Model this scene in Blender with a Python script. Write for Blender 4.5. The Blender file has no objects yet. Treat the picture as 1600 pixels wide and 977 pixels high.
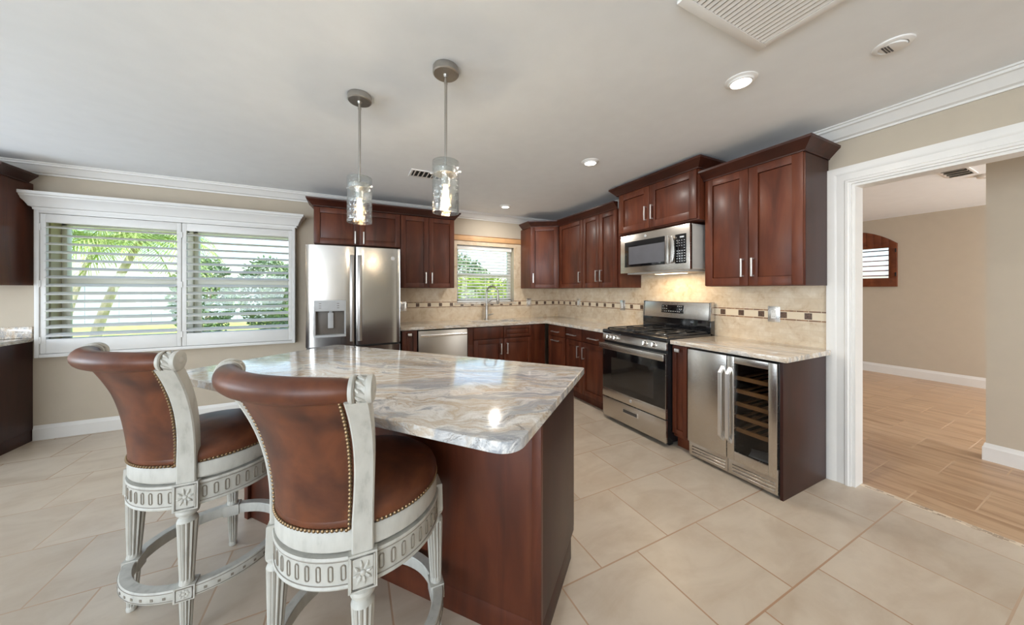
import bpy, bmesh, math, random
from mathutils import Vector, Matrix
random.seed(7)
PI = math.pi
scene = bpy.context.scene
COL = scene.collection

# ---------------------------------------------------------------- camera
cam_d = bpy.data.cameras.new('camera')
cam = bpy.data.objects.new('camera', cam_d)
COL.objects.link(cam)
cam.location = (0, 0, 1.335)
cam.rotation_euler = (PI/2, 0, math.radians(-26.263))
cam_d.sensor_width = 36.0
cam_d.lens = 36.0*505.6/1600
cam_d.shift_y = -33.6/1600
cam_d.clip_start = 0.05
cam_d.clip_end = 200
scene.camera = cam

# ---------------------------------------------------------------- exposure
vs = scene.view_settings
vs.view_transform = 'Standard'
vs.look = 'None'
vs.gamma = 1.0
vs.use_curve_mapping = False
vs.exposure = 0.26
scene.cycles.use_denoising = True
scene.cycles.max_bounces = 10
scene.cycles.diffuse_bounces = 5
scene.cycles.glossy_bounces = 5
scene.cycles.transmission_bounces = 10
scene.cycles.transparent_max_bounces = 12
scene.cycles.sample_clamp_indirect = 6.0
scene.cycles.caustics_reflective = False
scene.cycles.caustics_refractive = False

# ---------------------------------------------------------------- world + sun
world = bpy.data.worlds.new('sky')
scene.world = world
world.use_nodes = True
wn = world.node_tree.nodes
wl = world.node_tree.links
wn.clear()
sky = wn.new('ShaderNodeTexSky')
sky.sky_type = 'NISHITA'
sky.sun_disc = False
sky.sun_elevation = math.radians(52)
sky.sun_rotation = math.radians(200)
sky.air_density = 1.0
sky.dust_density = 2.0
bg = wn.new('ShaderNodeBackground')
bg.inputs['Strength'].default_value = 0.36
wo = wn.new('ShaderNodeOutputWorld')
wl.new(sky.outputs[0], bg.inputs['Color'])
wl.new(bg.outputs[0], wo.inputs['Surface'])

def light(name, kind, loc, rot, energy, color=(1, 1, 1), **kw):
    d = bpy.data.lights.new(name, kind)
    d.energy = energy
    d.color = color
    for k, v in kw.items():
        setattr(d, k, v)
    o = bpy.data.objects.new(name, d)
    o.location = loc
    o.rotation_euler = rot
    COL.objects.link(o)
    return o

light('sun', 'SUN', (0, -5, 12), (math.radians(38), 0, math.radians(82)), 7.5, (1, .95, .88), angle=0.01)
# fill lamps added in invented openings behind and left of the camera
FILL_COL = (.755, .87, 1.0)   # cool fill colour; the added lamps tilt up to brighten the ceiling
light('fill_rear', 'AREA', (-3.4, -6.12, 1.25), (math.radians(142), 0, 0), 190, FILL_COL, shape='RECTANGLE', size=2.0, size_y=2.3)
light('fill_left_rear', 'AREA', (-4.75, -3.4, 1.25), (0, math.radians(-142), 0), 370, FILL_COL, shape='RECTANGLE', size=2.2, size_y=4.2)
light('fill_left_side', 'AREA', (-4.75, 2.4, 1.35), (0, math.radians(-142), 0), 105, FILL_COL, shape='RECTANGLE', size=1.7, size_y=2.6)
# daylight from the window at the far right end of the next room
light('daylight_next_room', 'AREA', (6.1, -2.4, 1.3), (math.radians(90), 0, 0), 135, (.90, .95, 1.0), shape='RECTANGLE', size=2.6, size_y=1.9)
light('fill_hall', 'AREA', (3.84, -2.55, 1.3), (math.radians(90), 0, 0), 50, (.90, .95, 1.0), shape='RECTANGLE', size=1.0, size_y=1.9)  # hall fill lamp, added to brighten the next room

# ---------------------------------------------------------------- materials
def srgb(r, g, b):
    f = lambda c: (c/255/12.92) if c/255 <= .04045 else ((c/255+.055)/1.055)**2.4
    return (f(r), f(g), f(b), 1)

class NT:
    """small node-graph helper"""
    def __init__(s, name):
        s.m = bpy.data.materials.new(name)
        s.m.use_nodes = True
        s.t = s.m.node_tree
        s.t.nodes.clear()
        s.out = s.n('ShaderNodeOutputMaterial')
        s.b = s.n('ShaderNodeBsdfPrincipled')
        s.l(s.b.outputs[0], s.out.inputs[0])
    def n(s, t, **k):
        o = s.t.nodes.new(t)
        for a, v in k.items():
            setattr(o, a, v)
        return o
    def l(s, a, b):
        s.t.links.new(a, b)
    def put(s, sock, v):
        if hasattr(v, 'links') or isinstance(v, bpy.types.NodeSocket):
            s.l(v, sock)
        else:
            sock.default_value = v
    def coord(s, which='Object', scale=(1, 1, 1), rot=(0, 0, 0), loc=(0, 0, 0)):
        if which == 'World':
            c = s.n('ShaderNodeNewGeometry').outputs['Position']
        else:
            c = s.n('ShaderNodeTexCoord').outputs[which]
        mp = s.n('ShaderNodeMapping')
        s.l(c, mp.inputs['Vector'])
        mp.inputs['Scale'].default_value = scale
        mp.inputs['Rotation'].default_value = rot
        mp.inputs['Location'].default_value = loc
        return mp.outputs[0]
    def noise(s, vec, scale=5, detail=4, rough=.5, dist=0.0):
        o = s.n('ShaderNodeTexNoise')
        s.l(vec, o.inputs['Vector'])
        o.inputs['Scale'].default_value = scale
        o.inputs['Detail'].default_value = detail
        o.inputs['Roughness'].default_value = rough
        o.inputs['Distortion'].default_value = dist
        return o
    def ramp(s, fac, stops, interp='LINEAR'):
        o = s.n('ShaderNodeValToRGB')
        o.color_ramp.interpolation = interp
        e = o.color_ramp.elements
        while len(e) < len(stops):
            e.new(.5)
        for i, (p, c) in enumerate(stops):
            e[i].position = p
            e[i].color = c
        s.l(fac, o.inputs[0])
        return o.outputs[0]
    def mix(s, fac, a, b, mode='MIX'):
        o = s.n('ShaderNodeMix', data_type='RGBA', blend_type=mode)
        s.put(o.inputs[0], fac)
        s.put(o.inputs[6], a)
        s.put(o.inputs[7], b)
        return o.outputs[2]
    def math(s, op, a, b=None, c=None):
        o = s.n('ShaderNodeMath', operation=op)
        s.put(o.inputs[0], a)
        if b is not None:
            s.put(o.inputs[1], b)
        if c is not None:
            s.put(o.inputs[2], c)
        return o.outputs[0]
    def bump(s, h, strength=.2, dist=.005):
        o = s.n('ShaderNodeBump')
        o.inputs['Strength'].default_value = strength
        o.inputs['Distance'].default_value = dist
        s.l(h, o.inputs['Height'])
        s.l(o.outputs[0], s.b.inputs['Normal'])
    def set(s, **k):
        for a, v in k.items():
            s.put(s.b.inputs[a.replace('_', ' ')], v)
        return s

def plain(name, col, rough=.5, metal=0.0, bumps=0.0, bscale=60, var=0.04, coat=0.0):
    """painted / moulded surface: colour with faint procedural variation"""
    t = NT(name)
    v = t.coord('Object')
    n = t.noise(v, 9, 3)
    lo = tuple(c*(1-var*2) for c in col[:3])+(1,)
    hi = tuple(min(1, c*(1+var)) for c in col[:3])+(1,)
    t.set(Base_Color=t.ramp(n.outputs[0], [(.3, lo), (.7, hi)]), Roughness=rough, Metallic=metal)
    if coat:
        t.set(Coat_Weight=coat, Coat_Roughness=.12)
    if bumps:
        t.bump(t.noise(v, bscale, 3).outputs[0], bumps, .002)
    return t.m

def wood(name, dark, mid, light_, rough=.42, coat=.22, axis='Z', coat_rough=.24):
    t = NT(name)
    sc = {'Z': (9, 9, 1.3), 'X': (1.3, 9, 9), 'Y': (9, 1.3, 9)}[axis]
    v = t.coord('World', sc)
    n1 = t.noise(v, 1.2, 5, .55, .7)
    n2 = t.noise(t.coord('World', (2.2, 2.2, 1.3)), 1.5, 3, .5)
    c = t.ramp(n1.outputs[0], [(.2, dark), (.5, mid), (.85, light_)])
    c = t.mix(t.ramp(n2.outputs[0], [(.35, (0, 0, 0, 1)), (.72, (.6, .6, .6, 1))]), c, dark)
    t.set(Base_Color=c, Roughness=rough, Coat_Weight=coat*.6, Coat_Roughness=coat_rough, Specular_IOR_Level=.28)
    t.bump(n1.outputs[0], .05, .002)
    return t.m

def steel(name, col, rough=.24, axis='Z', aniso=.5, brush=.12):
    t = NT(name)
    sc = {'Z': (220, 220, 2), 'X': (2, 220, 220), 'Y': (220, 2, 220)}[axis]
    n = t.noise(t.coord('Object', sc), 1, 3, .6)
    r = t.n('ShaderNodeMapRange')
    t.l(n.outputs[0], r.inputs[0])
    r.inputs[3].default_value = rough-.04
    r.inputs[4].default_value = rough+.06
    t.set(Base_Color=col, Metallic=1.0, Roughness=r.outputs[0])
    t.bump(n.outputs[0], brush, .0004)
    return t.m

def granite(name, ang, tint=(1, 1, 1), warp=.5, stretch=(1.0, 3.6, 2.5)):
    """fantasy-brown style stone: flowing ivory, beige and blue grey bands with thin dark veins"""
    t = NT(name)
    g = t.n('ShaderNodeNewGeometry').outputs['Position']
    w = t.n('ShaderNodeTexNoise')
    t.l(g, w.inputs['Vector'])
    w.inputs['Scale'].default_value = 2.0
    w.inputs['Detail'].default_value = 4
    vm = t.n('ShaderNodeVectorMath', operation='MULTIPLY_ADD')
    t.l(w.outputs['Color'], vm.inputs[0])
    vm.inputs[1].default_value = (warp, warp, .1)
    t.l(g, vm.inputs[2])
    mp = t.n('ShaderNodeMapping')
    t.l(vm.outputs[0], mp.inputs['Vector'])
    mp.inputs['Rotation'].default_value = (0, 0, -ang)
    mp2 = t.n('ShaderNodeMapping')
    t.l(mp.outputs[0], mp2.inputs['Vector'])
    mp2.inputs['Scale'].default_value = stretch
    v = mp2.outputs[0]
    k = lambda r_, g_, b_: tuple(a*b for a, b in zip(srgb(r_, g_, b_)[:3], tint))+(1,)
    W, I, T, G, D = k(234, 233, 230), k(216, 212, 205), k(200, 184, 164), k(166, 170, 176), k(122, 122, 126)
    a = t.noise(v, 2.6, 10, .66, .5)
    c = t.ramp(a.outputs[0], [(.26, D), (.34, G), (.40, W), (.45, I), (.50, T), (.53, I), (.58, W), (.64, G), (.68, I), (.76, T)])
    d = t.noise(v, 1.5, 7, .62, .8)
    c = t.mix(t.ramp(d.outputs[0], [(.54, (0, 0, 0, 1)), (.60, (.85, .85, .85, 1)), (.66, (.2, .2, .2, 1))]), c, G)
    e = t.noise(v, 2.0, 6, .6, 1.0)
    c = t.mix(t.ramp(e.outputs[0], [(.30, (.8, .8, .8, 1)), (.42, (0, 0, 0, 1))]), c, T)
    b = t.noise(v, 4.2, 9, .62, 1.2)
    vein = t.math('ABSOLUTE', t.math('SUBTRACT', b.outputs[0], .5))
    vm_ = t.ramp(vein, [(0, (.9, .9, .9, 1)), (.013, (0, 0, 0, 1))])
    area = t.ramp(t.noise(v, 1.2, 4, .5).outputs[0], [(.45, (0, 0, 0, 1)), (.58, (.9, .9, .9, 1))])
    c = t.mix(t.math('MULTIPLY', vm_, area), c, k(96, 90, 86))
    f = t.noise(g, 170, 2, .5)
    c = t.mix(t.ramp(f.outputs[0], [(.5, (0, 0, 0, 1)), (.85, (.3, .3, .3, 1))]), c, k(130, 124, 118))
    t.set(Base_Color=c, Roughness=.10, Coat_Weight=.3, Coat_Roughness=.05)
    return t.m

def floor_tile(name, rotz, base, warm, vein, grout_col, bw, bh, loc, vein_scale, vein_amt, rough=.3):
    t = NT(name)
    v = t.coord('World', (1, 1, 1), (0, 0, rotz), loc)
    br = t.n('ShaderNodeTexBrick')
    t.l(v, br.inputs['Vector'])
    br.offset = .5
    br.offset_frequency = 2
    br.squash = 1.0
    br.inputs['Color1'].default_value = (0, 0, 0, 1)
    br.inputs['Color2'].default_value = (1, 1, 1, 1)
    br.inputs['Mortar'].default_value = (.5, .5, .5, 1)
    br.inputs['Scale'].default_value = 1
    br.inputs['Mortar Size'].default_value = .0042
    br.inputs['Mortar Smooth'].default_value = .2
    br.inputs['Bias'].default_value = 0
    br.inputs['Brick Width'].default_value = bw
    br.inputs['Row Height'].default_value = bh
    # each tile gets its own piece of the stone pattern
    va = t.n('ShaderNodeVectorMath', operation='MULTIPLY_ADD')
    t.l(br.outputs['Color'], va.inputs[0])
    va.inputs[1].default_value = (5, 9, 0)
    t.l(v, va.inputs[2])
    mp = t.n('ShaderNodeMapping')
    t.l(va.outputs[0], mp.inputs['Vector'])
    mp.inputs['Scale'].default_value = vein_scale
    n1 = t.noise(mp.outputs[0], 1.6, 7, .6, .8)
    n2 = t.noise(v, 5.5, 6, .6)
    c = t.ramp(n1.outputs[0], [(.3, warm), (.55, base), (.8, tuple(min(1, q*1.08) for q in base[:3])+(1,))])
    c = t.mix(t.ramp(n2.outputs[0], [(.5, (0, 0, 0, 1)), (.78, (vein_amt,)*3+(1,))]), c, vein)
    tone = t.ramp(br.outputs['Color'], [(0, (.93, .93, .93, 1)), (1, (1.03, 1.03, 1.03, 1))])
    c = t.mix(1.0, c, tone, 'MULTIPLY')
    gr = t.noise(v, .35, 2)
    gc = t.ramp(gr.outputs[0], [(.35, grout_col[0]), (.65, grout_col[1])])
    c = t.mix(br.outputs['Fac'], c, gc)
    t.set(Base_Color=c, Roughness=t.mix(br.outputs['Fac'], (rough,)*3+(1,), (.8, .8, .8, 1)))
    t.bump(t.math('SUBTRACT', 1, br.outputs['Fac']), .35, .002)
    return t.m

def backsplash(name, axis, phase, bw, bh, large=False):
    """travertine tile with a border band: brown pencil strips above and below spaced dark squares"""
    t = NT(name)
    g = t.n('ShaderNodeNewGeometry').outputs['Position']
    sx = t.n('ShaderNodeSeparateXYZ')
    t.l(g, sx.inputs[0])
    h = sx.outputs[axis]
    z = sx.outputs['Z']
    cb = t.n('ShaderNodeCombineXYZ')
    t.l(h, cb.inputs[0])
    t.l(z, cb.inputs[1])
    br = t.n('ShaderNodeTexBrick')
    t.l(cb.outputs[0], br.inputs['Vector'])
    br.offset = .5
    br.inputs['Color1'].default_value = (0, 0, 0, 1)
    br.inputs['Color2'].default_value = (1, 1, 1, 1)
    br.inputs['Mortar'].default_value = (.5, .5, .5, 1)
    br.inputs['Scale'].default_value = 1
    br.inputs['Mortar Size'].default_value = .0016
    br.inputs['Brick Width'].default_value = bw
    br.inputs['Row Height'].default_value = bh
    n = t.noise(g, 11, 8, .68, .5)
    tile = t.ramp(n.outputs[0], [(.3, srgb(192, 164, 130)), (.44, srgb(214, 194, 166)), (.56, srgb(222, 205, 180)), (.72, srgb(232, 218, 197))])
    tile = t.mix(t.ramp(br.outputs['Color'], [(0, (.4, .4, .4, 1)), (.6, (.05, .05, .05, 1)), (1, (0, 0, 0, 1))]), tile, srgb(204, 178, 142))
    tile = t.mix(t.math('MULTIPLY', br.outputs['Fac'], .3), tile, srgb(190, 168, 140))
    # border band
    z0, z1 = 1.107, 1.184
    inb = t.math('MULTIPLY', t.math('GREATER_THAN', z, z0), t.math('LESS_THAN', z, z1))
    strip = t.math('ADD', t.math('MULTIPLY', t.math('GREATER_THAN', z, z0), t.math('LESS_THAN', z, z0+.010)),
                   t.math('MULTIPLY', t.math('GREATER_THAN', z, z1-.010), t.math('LESS_THAN', z, z1)))
    fr = t.math('FRACT', t.math('DIVIDE', t.math('SUBTRACT', h, phase), .155))
    sq = t.math('MULTIPLY', t.math('LESS_THAN', fr, .29),
                t.math('MULTIPLY', t.math('GREATER_THAN', z, z0+.015), t.math('LESS_THAN', z, z1-.015)))
    bandc = t.mix(n.outputs[0], srgb(224, 204, 172), srgb(236, 222, 198))
    seg = t.math('FRACT', t.math('DIVIDE', h, .074))
    stripc = t.mix(t.math('GREATER_THAN', t.noise(g, 16, 0).outputs[0], .5), srgb(128, 92, 66), srgb(160, 120, 86))
    stripc = t.mix(t.math('LESS_THAN', seg, .05), stripc, srgb(206, 184, 152))
    sqn = t.noise(g, 130, 3)
    sqc = t.ramp(sqn.outputs[0], [(.35, srgb(66, 46, 36)), (.7, srgb(122, 92, 70))])
    c = t.mix(inb, tile, bandc)
    c = t.mix(strip, c, stripc)
    c = t.mix(t.math('MULTIPLY', sq, inb), c, sqc)
    t.set(Base_Color=c, Roughness=.32)
    t.bump(t.math('SUBTRACT', n.outputs[0], t.math('MULTIPLY', br.outputs['Fac'], .6)), .12, .004)
    return t.m

M = {}
M['ceiling'] = plain('ceiling_paint', srgb(234, 236, 237), .85, bumps=.08, bscale=25, var=.01)
M['wall'] = plain('wall_paint', srgb(186, 174, 156), .8, bumps=.05, bscale=70, var=.012)
M['trim'] = plain('white_trim_paint', srgb(221, 218, 213), .38, var=.01)
M['shutter'] = plain('shutter_white', srgb(216, 215, 212), .4, var=.01)
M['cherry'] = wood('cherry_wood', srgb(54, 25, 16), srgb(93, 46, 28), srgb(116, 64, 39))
M['crown_shade_x'] = wood('cherry_shaded_x', srgb(38, 18, 13), srgb(64, 30, 20), srgb(82, 42, 28), axis='X')  # darker cherry: shade of the down-facing crown put into the colour
M['crown_shade_y'] = wood('cherry_shaded_y', srgb(38, 18, 13), srgb(64, 30, 20), srgb(82, 42, 28), axis='Y')  # same crown shade in the colour, grain along y
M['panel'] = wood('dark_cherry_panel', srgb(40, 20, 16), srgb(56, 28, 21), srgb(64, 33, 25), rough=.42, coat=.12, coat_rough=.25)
M['nickel'] = steel('brushed_nickel', (.72, .70, .67, 1), .25, brush=.05)
M['nickel_dark'] = steel('satin_nickel', (.46, .44, .41, 1), .28, brush=.04)
M['silver_paint'] = plain('silver_painted_metal', srgb(186, 182, 176), .35)
M['recess'] = plain('dispenser_recess_grey', srgb(104, 97, 90), .4)
M['satin'] = steel('satin_aluminium', (.80, .785, .765, 1), .40, brush=.02)
M['steel'] = steel('stainless_steel', (.50, .49, .475, 1), .19, brush=.05)
M['steel_x'] = steel('stainless_steel_crosswise', (.62, .58, .53, 1), .25, axis='Y', brush=.05)
M['steel_dw'] = steel('stainless_warm_reflection', (.50, .455, .40, 1), .30, axis='X', brush=.05)  # brown tint puts wood and floor reflections into the steel colour
M['steel_dark'] = steel('dark_stainless', (.30, .285, .27, 1), .3)
M['grey_plastic'] = plain('grey_plastic', srgb(176, 178, 180), .4)
M['dark_grey'] = plain('dark_grey_plastic', srgb(72, 68, 64), .4)
M['black_gloss'] = plain('black_glass', srgb(14, 14, 16), .06, coat=.5)
M['black'] = plain('black_enamel', srgb(20, 20, 22), .22)
M['iron'] = plain('cast_iron', srgb(26, 26, 27), .5, bumps=.15, bscale=160)
M['key'] = plain('keypad_print', srgb(190, 192, 194), .5)
M['granite_island'] = granite('island_granite', math.radians(150))
M['granite'] = granite('counter_granite', math.radians(96), (.96, .90, .83), .16, (.8, 8.0, 4.0))
M['granite_back'] = granite('sink_counter_granite', math.radians(5), (.97, .91, .84), .16, (.8, 8.0, 4.0))
M['tile_right'] = backsplash('backsplash_travertine_mosaic', 'Y', 1.165, .098, .040)
M['tile_back'] = backsplash('backsplash_travertine_tile', 'X', 1.076, .305, .152)
M['floor'] = floor_tile('porcelain_floor', 0, srgb(201, 186, 167), srgb(187, 169, 148), srgb(172, 151, 127),
                        (srgb(166, 132, 104), srgb(206, 186, 164)), .465, .461, (-.3805, -.284, 0), (1.4, 3.0, 1), .4)
M['floor2'] = floor_tile('wood_look_porcelain', PI/2, srgb(198, 164, 130), srgb(164, 126, 92), srgb(158, 120, 88),
                         (srgb(196, 164, 132), srgb(208, 180, 150)), .455, .437, (.2875, .116, 0), (.8, 8.0, 1), .3)
M['bulb'] = None
M['white_plastic'] = plain('white_plastic', srgb(232, 230, 226), .4, var=.01)
M['vent_dark'] = plain('vent_shadow_black', srgb(24, 22, 20), .8)
M['blind'] = plain('blind_slat_white', srgb(236, 236, 232), .45, var=.01)
M['arch_wood'] = wood('walnut_shutter_wood', srgb(78, 38, 20), srgb(116, 62, 36), srgb(138, 78, 48), axis='X')
M['rack_wood'] = wood('beech_rack_wood', srgb(150, 104, 66), srgb(184, 136, 92), srgb(204, 158, 112), axis='Y', coat=.1)

def emis(name, col, strength):
    t = NT(name)
    t.set(Base_Color=col, Emission_Color=col, Emission_Strength=strength)
    n = t.noise(t.coord('Object'), 3, 1)
    t.set(Roughness=t.ramp(n.outputs[0], [(0, (.3, .3, .3, 1)), (1, (.5, .5, .5, 1))]))
    return t.m
M['lamp_white'] = emis('downlight_lens', (1, .93, .84, 1), 9)
M['bulb'] = emis('edison_filament_glow', (1, .74, .42, 1), 40)

def glass(name, rough=0.0, bump=0.0, tint=(1, 1, 1, 1), bscale=30, trans=1.0):
    t = NT(name)
    n = t.noise(t.coord('Object'), bscale, 2, .5)
    t.set(Base_Color=tint, Roughness=rough, Transmission_Weight=trans, IOR=1.45)
    if bump:
        t.bump(n.outputs[0], bump, .004)
    else:
        t.bump(n.outputs[0], .003, .0005)
    return t.m
M['pendant_glass'] = glass('seeded_pendant_glass', 0, .5, bscale=42)
M['bulb_glass'] = glass('clear_bulb_glass', 0, 0, (1, .93, .82, 1))

def pane(name, tint, refl):
    """thin window glass: mostly see-through with a fresnel reflection"""
    t = NT(name)
    t.t.nodes.remove(t.b)
    tr = t.n('ShaderNodeBsdfTransparent')
    tr.inputs[0].default_value = tint
    gl = t.n('ShaderNodeBsdfGlossy')
    gl.inputs['Roughness'].default_value = .02
    lw = t.n('ShaderNodeLayerWeight')
    fr = t.n('ShaderNodeMath', operation='MULTIPLY_ADD')
    pw = t.n('ShaderNodeMath', operation='POWER')
    t.l(lw.outputs['Facing'], pw.inputs[0])
    pw.inputs[1].default_value = 3.0
    t.l(pw.outputs[0], fr.inputs[0])
    fr.inputs[1].default_value = .55
    fr.inputs[2].default_value = refl
    mx = t.n('ShaderNodeMixShader')
    t.l(fr.outputs[0], mx.inputs[0])
    t.l(tr.outputs[0], mx.inputs[1])
    t.l(gl.outputs[0], mx.inputs[2])
    t.l(mx.outputs[0], t.out.inputs[0])
    return t.m
M['pane'] = pane('window_glass', (.97, .99, .985, 1), .02)
M['smoked'] = pane('smoked_cooler_glass', (.72, .71, .69, 1), .03)

def leather():
    t = NT('worn_brown_leather')
    v = t.coord('Object')
    n = t.noise(v, 5.0, 5, .6, .4)
    c = t.ramp(n.outputs[0], [(.34, srgb(70, 39, 28)), (.48, srgb(90, 51, 34)), (.62, srgb(108, 62, 39))])
    n2 = t.noise(v, 6.5, 2, .5, .3)
    c = t.mix(t.ramp(n2.outputs[0], [(.48, (0, 0, 0, 1)), (.72, (.75, .75, .75, 1))]), c, srgb(50, 31, 26))
    t.set(Base_Color=c, Roughness=.40, Specular_IOR_Level=.32)
    t.bump(t.noise(v, 320, 3, .6).outputs[0], .08, .001)
    return t.m
M['leather'] = leather()

def cream():
    t = NT('antiqued_cream_paint')
    v = t.coord('Object')
    n = t.noise(t.coord('Object', (1, 1, .35)), 34, 4, .55)
    c = t.ramp(n.outputs[0], [(.24, srgb(160, 158, 150)), (.42, srgb(182, 180, 172)), (.75, srgb(194, 192, 184))])
    t.set(Base_Color=c, Roughness=.48)
    t.bump(n.outputs[0], .05, .002)
    return t.m
M['cream'] = cream()
M['glaze'] = plain('dark_antique_glaze', srgb(132, 124, 112), .55)
M['brass'] = steel('aged_brass', (.23, .155, .085, 1), .42, brush=.02)

# ---------------------------------------------------------------- mesh helpers
class MB:
    def __init__(s):
        s.v = []
        s.f = []
        s.mi = []
    def add(s, vs_, fs, mi=0, tf=None):
        o = len(s.v)
        for p in vs_:
            p = Vector(p)
            if tf is not None:
                p = tf @ p
            s.v.append(tuple(p))
        for f in fs:
            s.f.append(tuple(i+o for i in f))
            s.mi.append(mi)
        return s
    def box(s, x0, x1, y0, y1, z0, z1, mi=0, tf=None):
        vs_ = [(x, y, z) for z in (z0, z1) for y in (y0, y1) for x in (x0, x1)]
        fs = [(0, 2, 3, 1), (4, 5, 7, 6), (0, 1, 5, 4), (2, 6, 7, 3), (0, 4, 6, 2), (1, 3, 7, 5)]
        return s.add(vs_, fs, mi, tf)
    def prism(s, poly, a0, a1, axis='z', mi=0, tf=None):
        n = len(poly)
        def P(u, v, w):
            return {'z': (u, v, w), 'y': (u, w, v), 'x': (w, u, v)}[axis]
        vs_ = [P(u, v, a0) for u, v in poly]+[P(u, v, a1) for u, v in poly]
        fs = [tuple(range(n))[::-1], tuple(range(n, 2*n))]
        fs += [(i, (i+1) % n, n+(i+1) % n, n+i) for i in range(n)]
        return s.add(vs_, fs, mi, tf)
    def lathe(s, prof, seg=32, mi=0, tf=None, flute=None, mats=None):
        """prof: (r, z) list revolved about z; flute(r, z, ang) may change r"""
        vs_ = []
        o0 = len(s.f)
        for r, z in prof:
            for k in range(seg):
                a = 2*PI*k/seg
                rr = flute(r, z, k) if flute else r
                vs_.append((rr*math.cos(a), rr*math.sin(a), z))
        o = len(s.v)
        fs = []
        for i in range(len(prof)-1):
            for k in range(seg):
                k2 = (k+1) % seg
                fs.append((i*seg+k, i*seg+k2, (i+1)*seg+k2, (i+1)*seg+k))
        if prof[0][0] > 1e-6:
            fs.append(tuple(range(seg))[::-1])
        if prof[-1][0] > 1e-6:
            b = (len(prof)-1)*seg
            fs.append(tuple(range(b, b+seg)))
        s.add(vs_, fs, mi, tf)
        if mats:
            for i in range(len(prof)-1):
                for k in range(seg):
                    s.mi[o0+i*seg+k] = mats((prof[i][1]+prof[i+1][1])/2, k, mi)
        return s
    def tube(s, pts, r, seg=10, mi=0, closed=False, tf=None, rx=None):
        pts = [Vector(p) for p in pts]
        n = len(pts)
        rings = []
        up = None
        for i, p in enumerate(pts):
            a = pts[(i-1) % n] if (closed or i > 0) else p
            b = pts[(i+1) % n] if (closed or i < n-1) else p
            d = (b-a).normalized()
            if up is None:
                up = Vector((0, 0, 1)) if abs(d.z) < .9 else Vector((1, 0, 0))
            side = d.cross(up).normalized()
            up2 = side.cross(d).normalized()
            up = up2
            rr = r[i] if isinstance(r, (list, tuple)) else r
            rings.append([p+side*(rr if rx is None else rx)*math.cos(2*PI*k/seg)+up2*rr*math.sin(2*PI*k/seg) for k in range(seg)])
        vs_ = [q for g in rings for q in g]
        fs = []
        for i in range(n if closed else n-1):
            j = (i+1) % n
            for k in range(seg):
                k2 = (k+1) % seg
                fs.append((i*seg+k, i*seg+k2, j*seg+k2, j*seg+k))
        if not closed:
            fs += [tuple(range(seg))[::-1], tuple(range((n-1)*seg, n*seg))]
        return s.add(vs_, fs, mi, tf)
    def sweep(s, prof, path, mi=0, closed_prof=True, tf=None, flip=1):
        """prof (outward, z) pushed along a plan path with mitred corners; outward is the right-hand side of travel"""
        n = len(path)
        P = [Vector((p[0], p[1])) for p in path]
        rings = []
        for i in range(n):
            d1 = (P[i]-P[i-1]).normalized() if i > 0 else (P[1]-P[0]).normalized()
            d2 = (P[i+1]-P[i]).normalized() if i < n-1 else d1
            n1 = Vector((d1.y, -d1.x))*flip
            n2 = Vector((d2.y, -d2.x))*flip
            m = (n1+n2)
            m = m/ (m.dot(n1))if m.length > 1e-6 else n1
            rings.append([(P[i].x+m.x*o, P[i].y+m.y*o, z) for o, z in prof])
        k = len(prof)
        vs_ = [q for g in rings for q in g]
        fs = []
        for i in range(n-1):
            for j in range(k):
                j2 = (j+1) % k
                fs.append((i*k+j, i*k+j2, (i+1)*k+j2, (i+1)*k+j))
        fs += [tuple(range(k))[::-1], tuple(range((n-1)*k, n*k))]
        return s.add(vs_, fs, mi, tf)
    def grid(s, rows, mi=0, closed_u=False, tf=None):
        h = len(rows)
        w = len(rows[0])
        vs_ = [p for r in rows for p in r]
        fs = []
        for i in range(h-1):
            for j in range(w if closed_u else w-1):
                j2 = (j+1) % w
                fs.append((i*w+j, i*w+j2, (i+1)*w+j2, (i+1)*w+j))
        return s.add(vs_, fs, mi, tf)
    def sphere(s, c, r, seg=10, rings=6, mi=0, scale=(1, 1, 1), tf=None):
        vs_ = [(c[0], c[1], c[2]-r*scale[2])]
        for i in range(1, rings):
            a = PI*i/rings
            for k in range(seg):
                b = 2*PI*k/seg
                vs_.append((c[0]+r*scale[0]*math.sin(a)*math.cos(b), c[1]+r*scale[1]*math.sin(a)*math.sin(b), c[2]-r*scale[2]*math.cos(a)))
        vs_.append((c[0], c[1], c[2]+r*scale[2]))
        fs = [(0, 1+(k+1) % seg, 1+k) for k in range(seg)]
        for i in range(rings-2):
            for k in range(seg):
                k2 = (k+1) % seg
                fs.append((1+i*seg+k, 1+i*seg+k2, 1+(i+1)*seg+k2, 1+(i+1)*seg+k))
        b = 1+(rings-2)*seg
        fs += [(b+k, b+(k+1) % seg, len(vs_)-1) for k in range(seg)]
        return s.add(vs_, fs, mi, tf)
    def build(s, name, mats, parent=None, bevel=0, segs=2, smooth=True, ang=None):
        if ang is None:
            ang = 22 if bevel else 36
        me = bpy.data.meshes.new(name)
        bm = bmesh.new()
        bv = [bm.verts.new(p) for p in s.v]
        for f, mi in zip(s.f, s.mi):
            try:
                q = bm.faces.new([bv[i] for i in f])
                q.material_index = mi
            except ValueError:
                pass
        bmesh.ops.recalc_face_normals(bm, faces=bm.faces)
        if bevel:
            es = [e for e in bm.edges if len(e.link_faces) == 2 and e.calc_face_angle(0) > math.radians(40)]
            bmesh.ops.bevel(bm, geom=es, offset=bevel, segments=segs, profile=.6, affect='EDGES', clamp_overlap=True)
        bm.to_mesh(me)
        bm.free()
        if not isinstance(mats, (list, tuple)):
            mats = [mats]
        for m in mats:
            me.materials.append(m)
        if smooth:
            me.polygons.foreach_set('use_smooth', [True]*len(me.polygons))
            me.set_sharp_from_angle(angle=math.radians(ang))
        o = bpy.data.objects.new(name, me)
        COL.objects.link(o)
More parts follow.
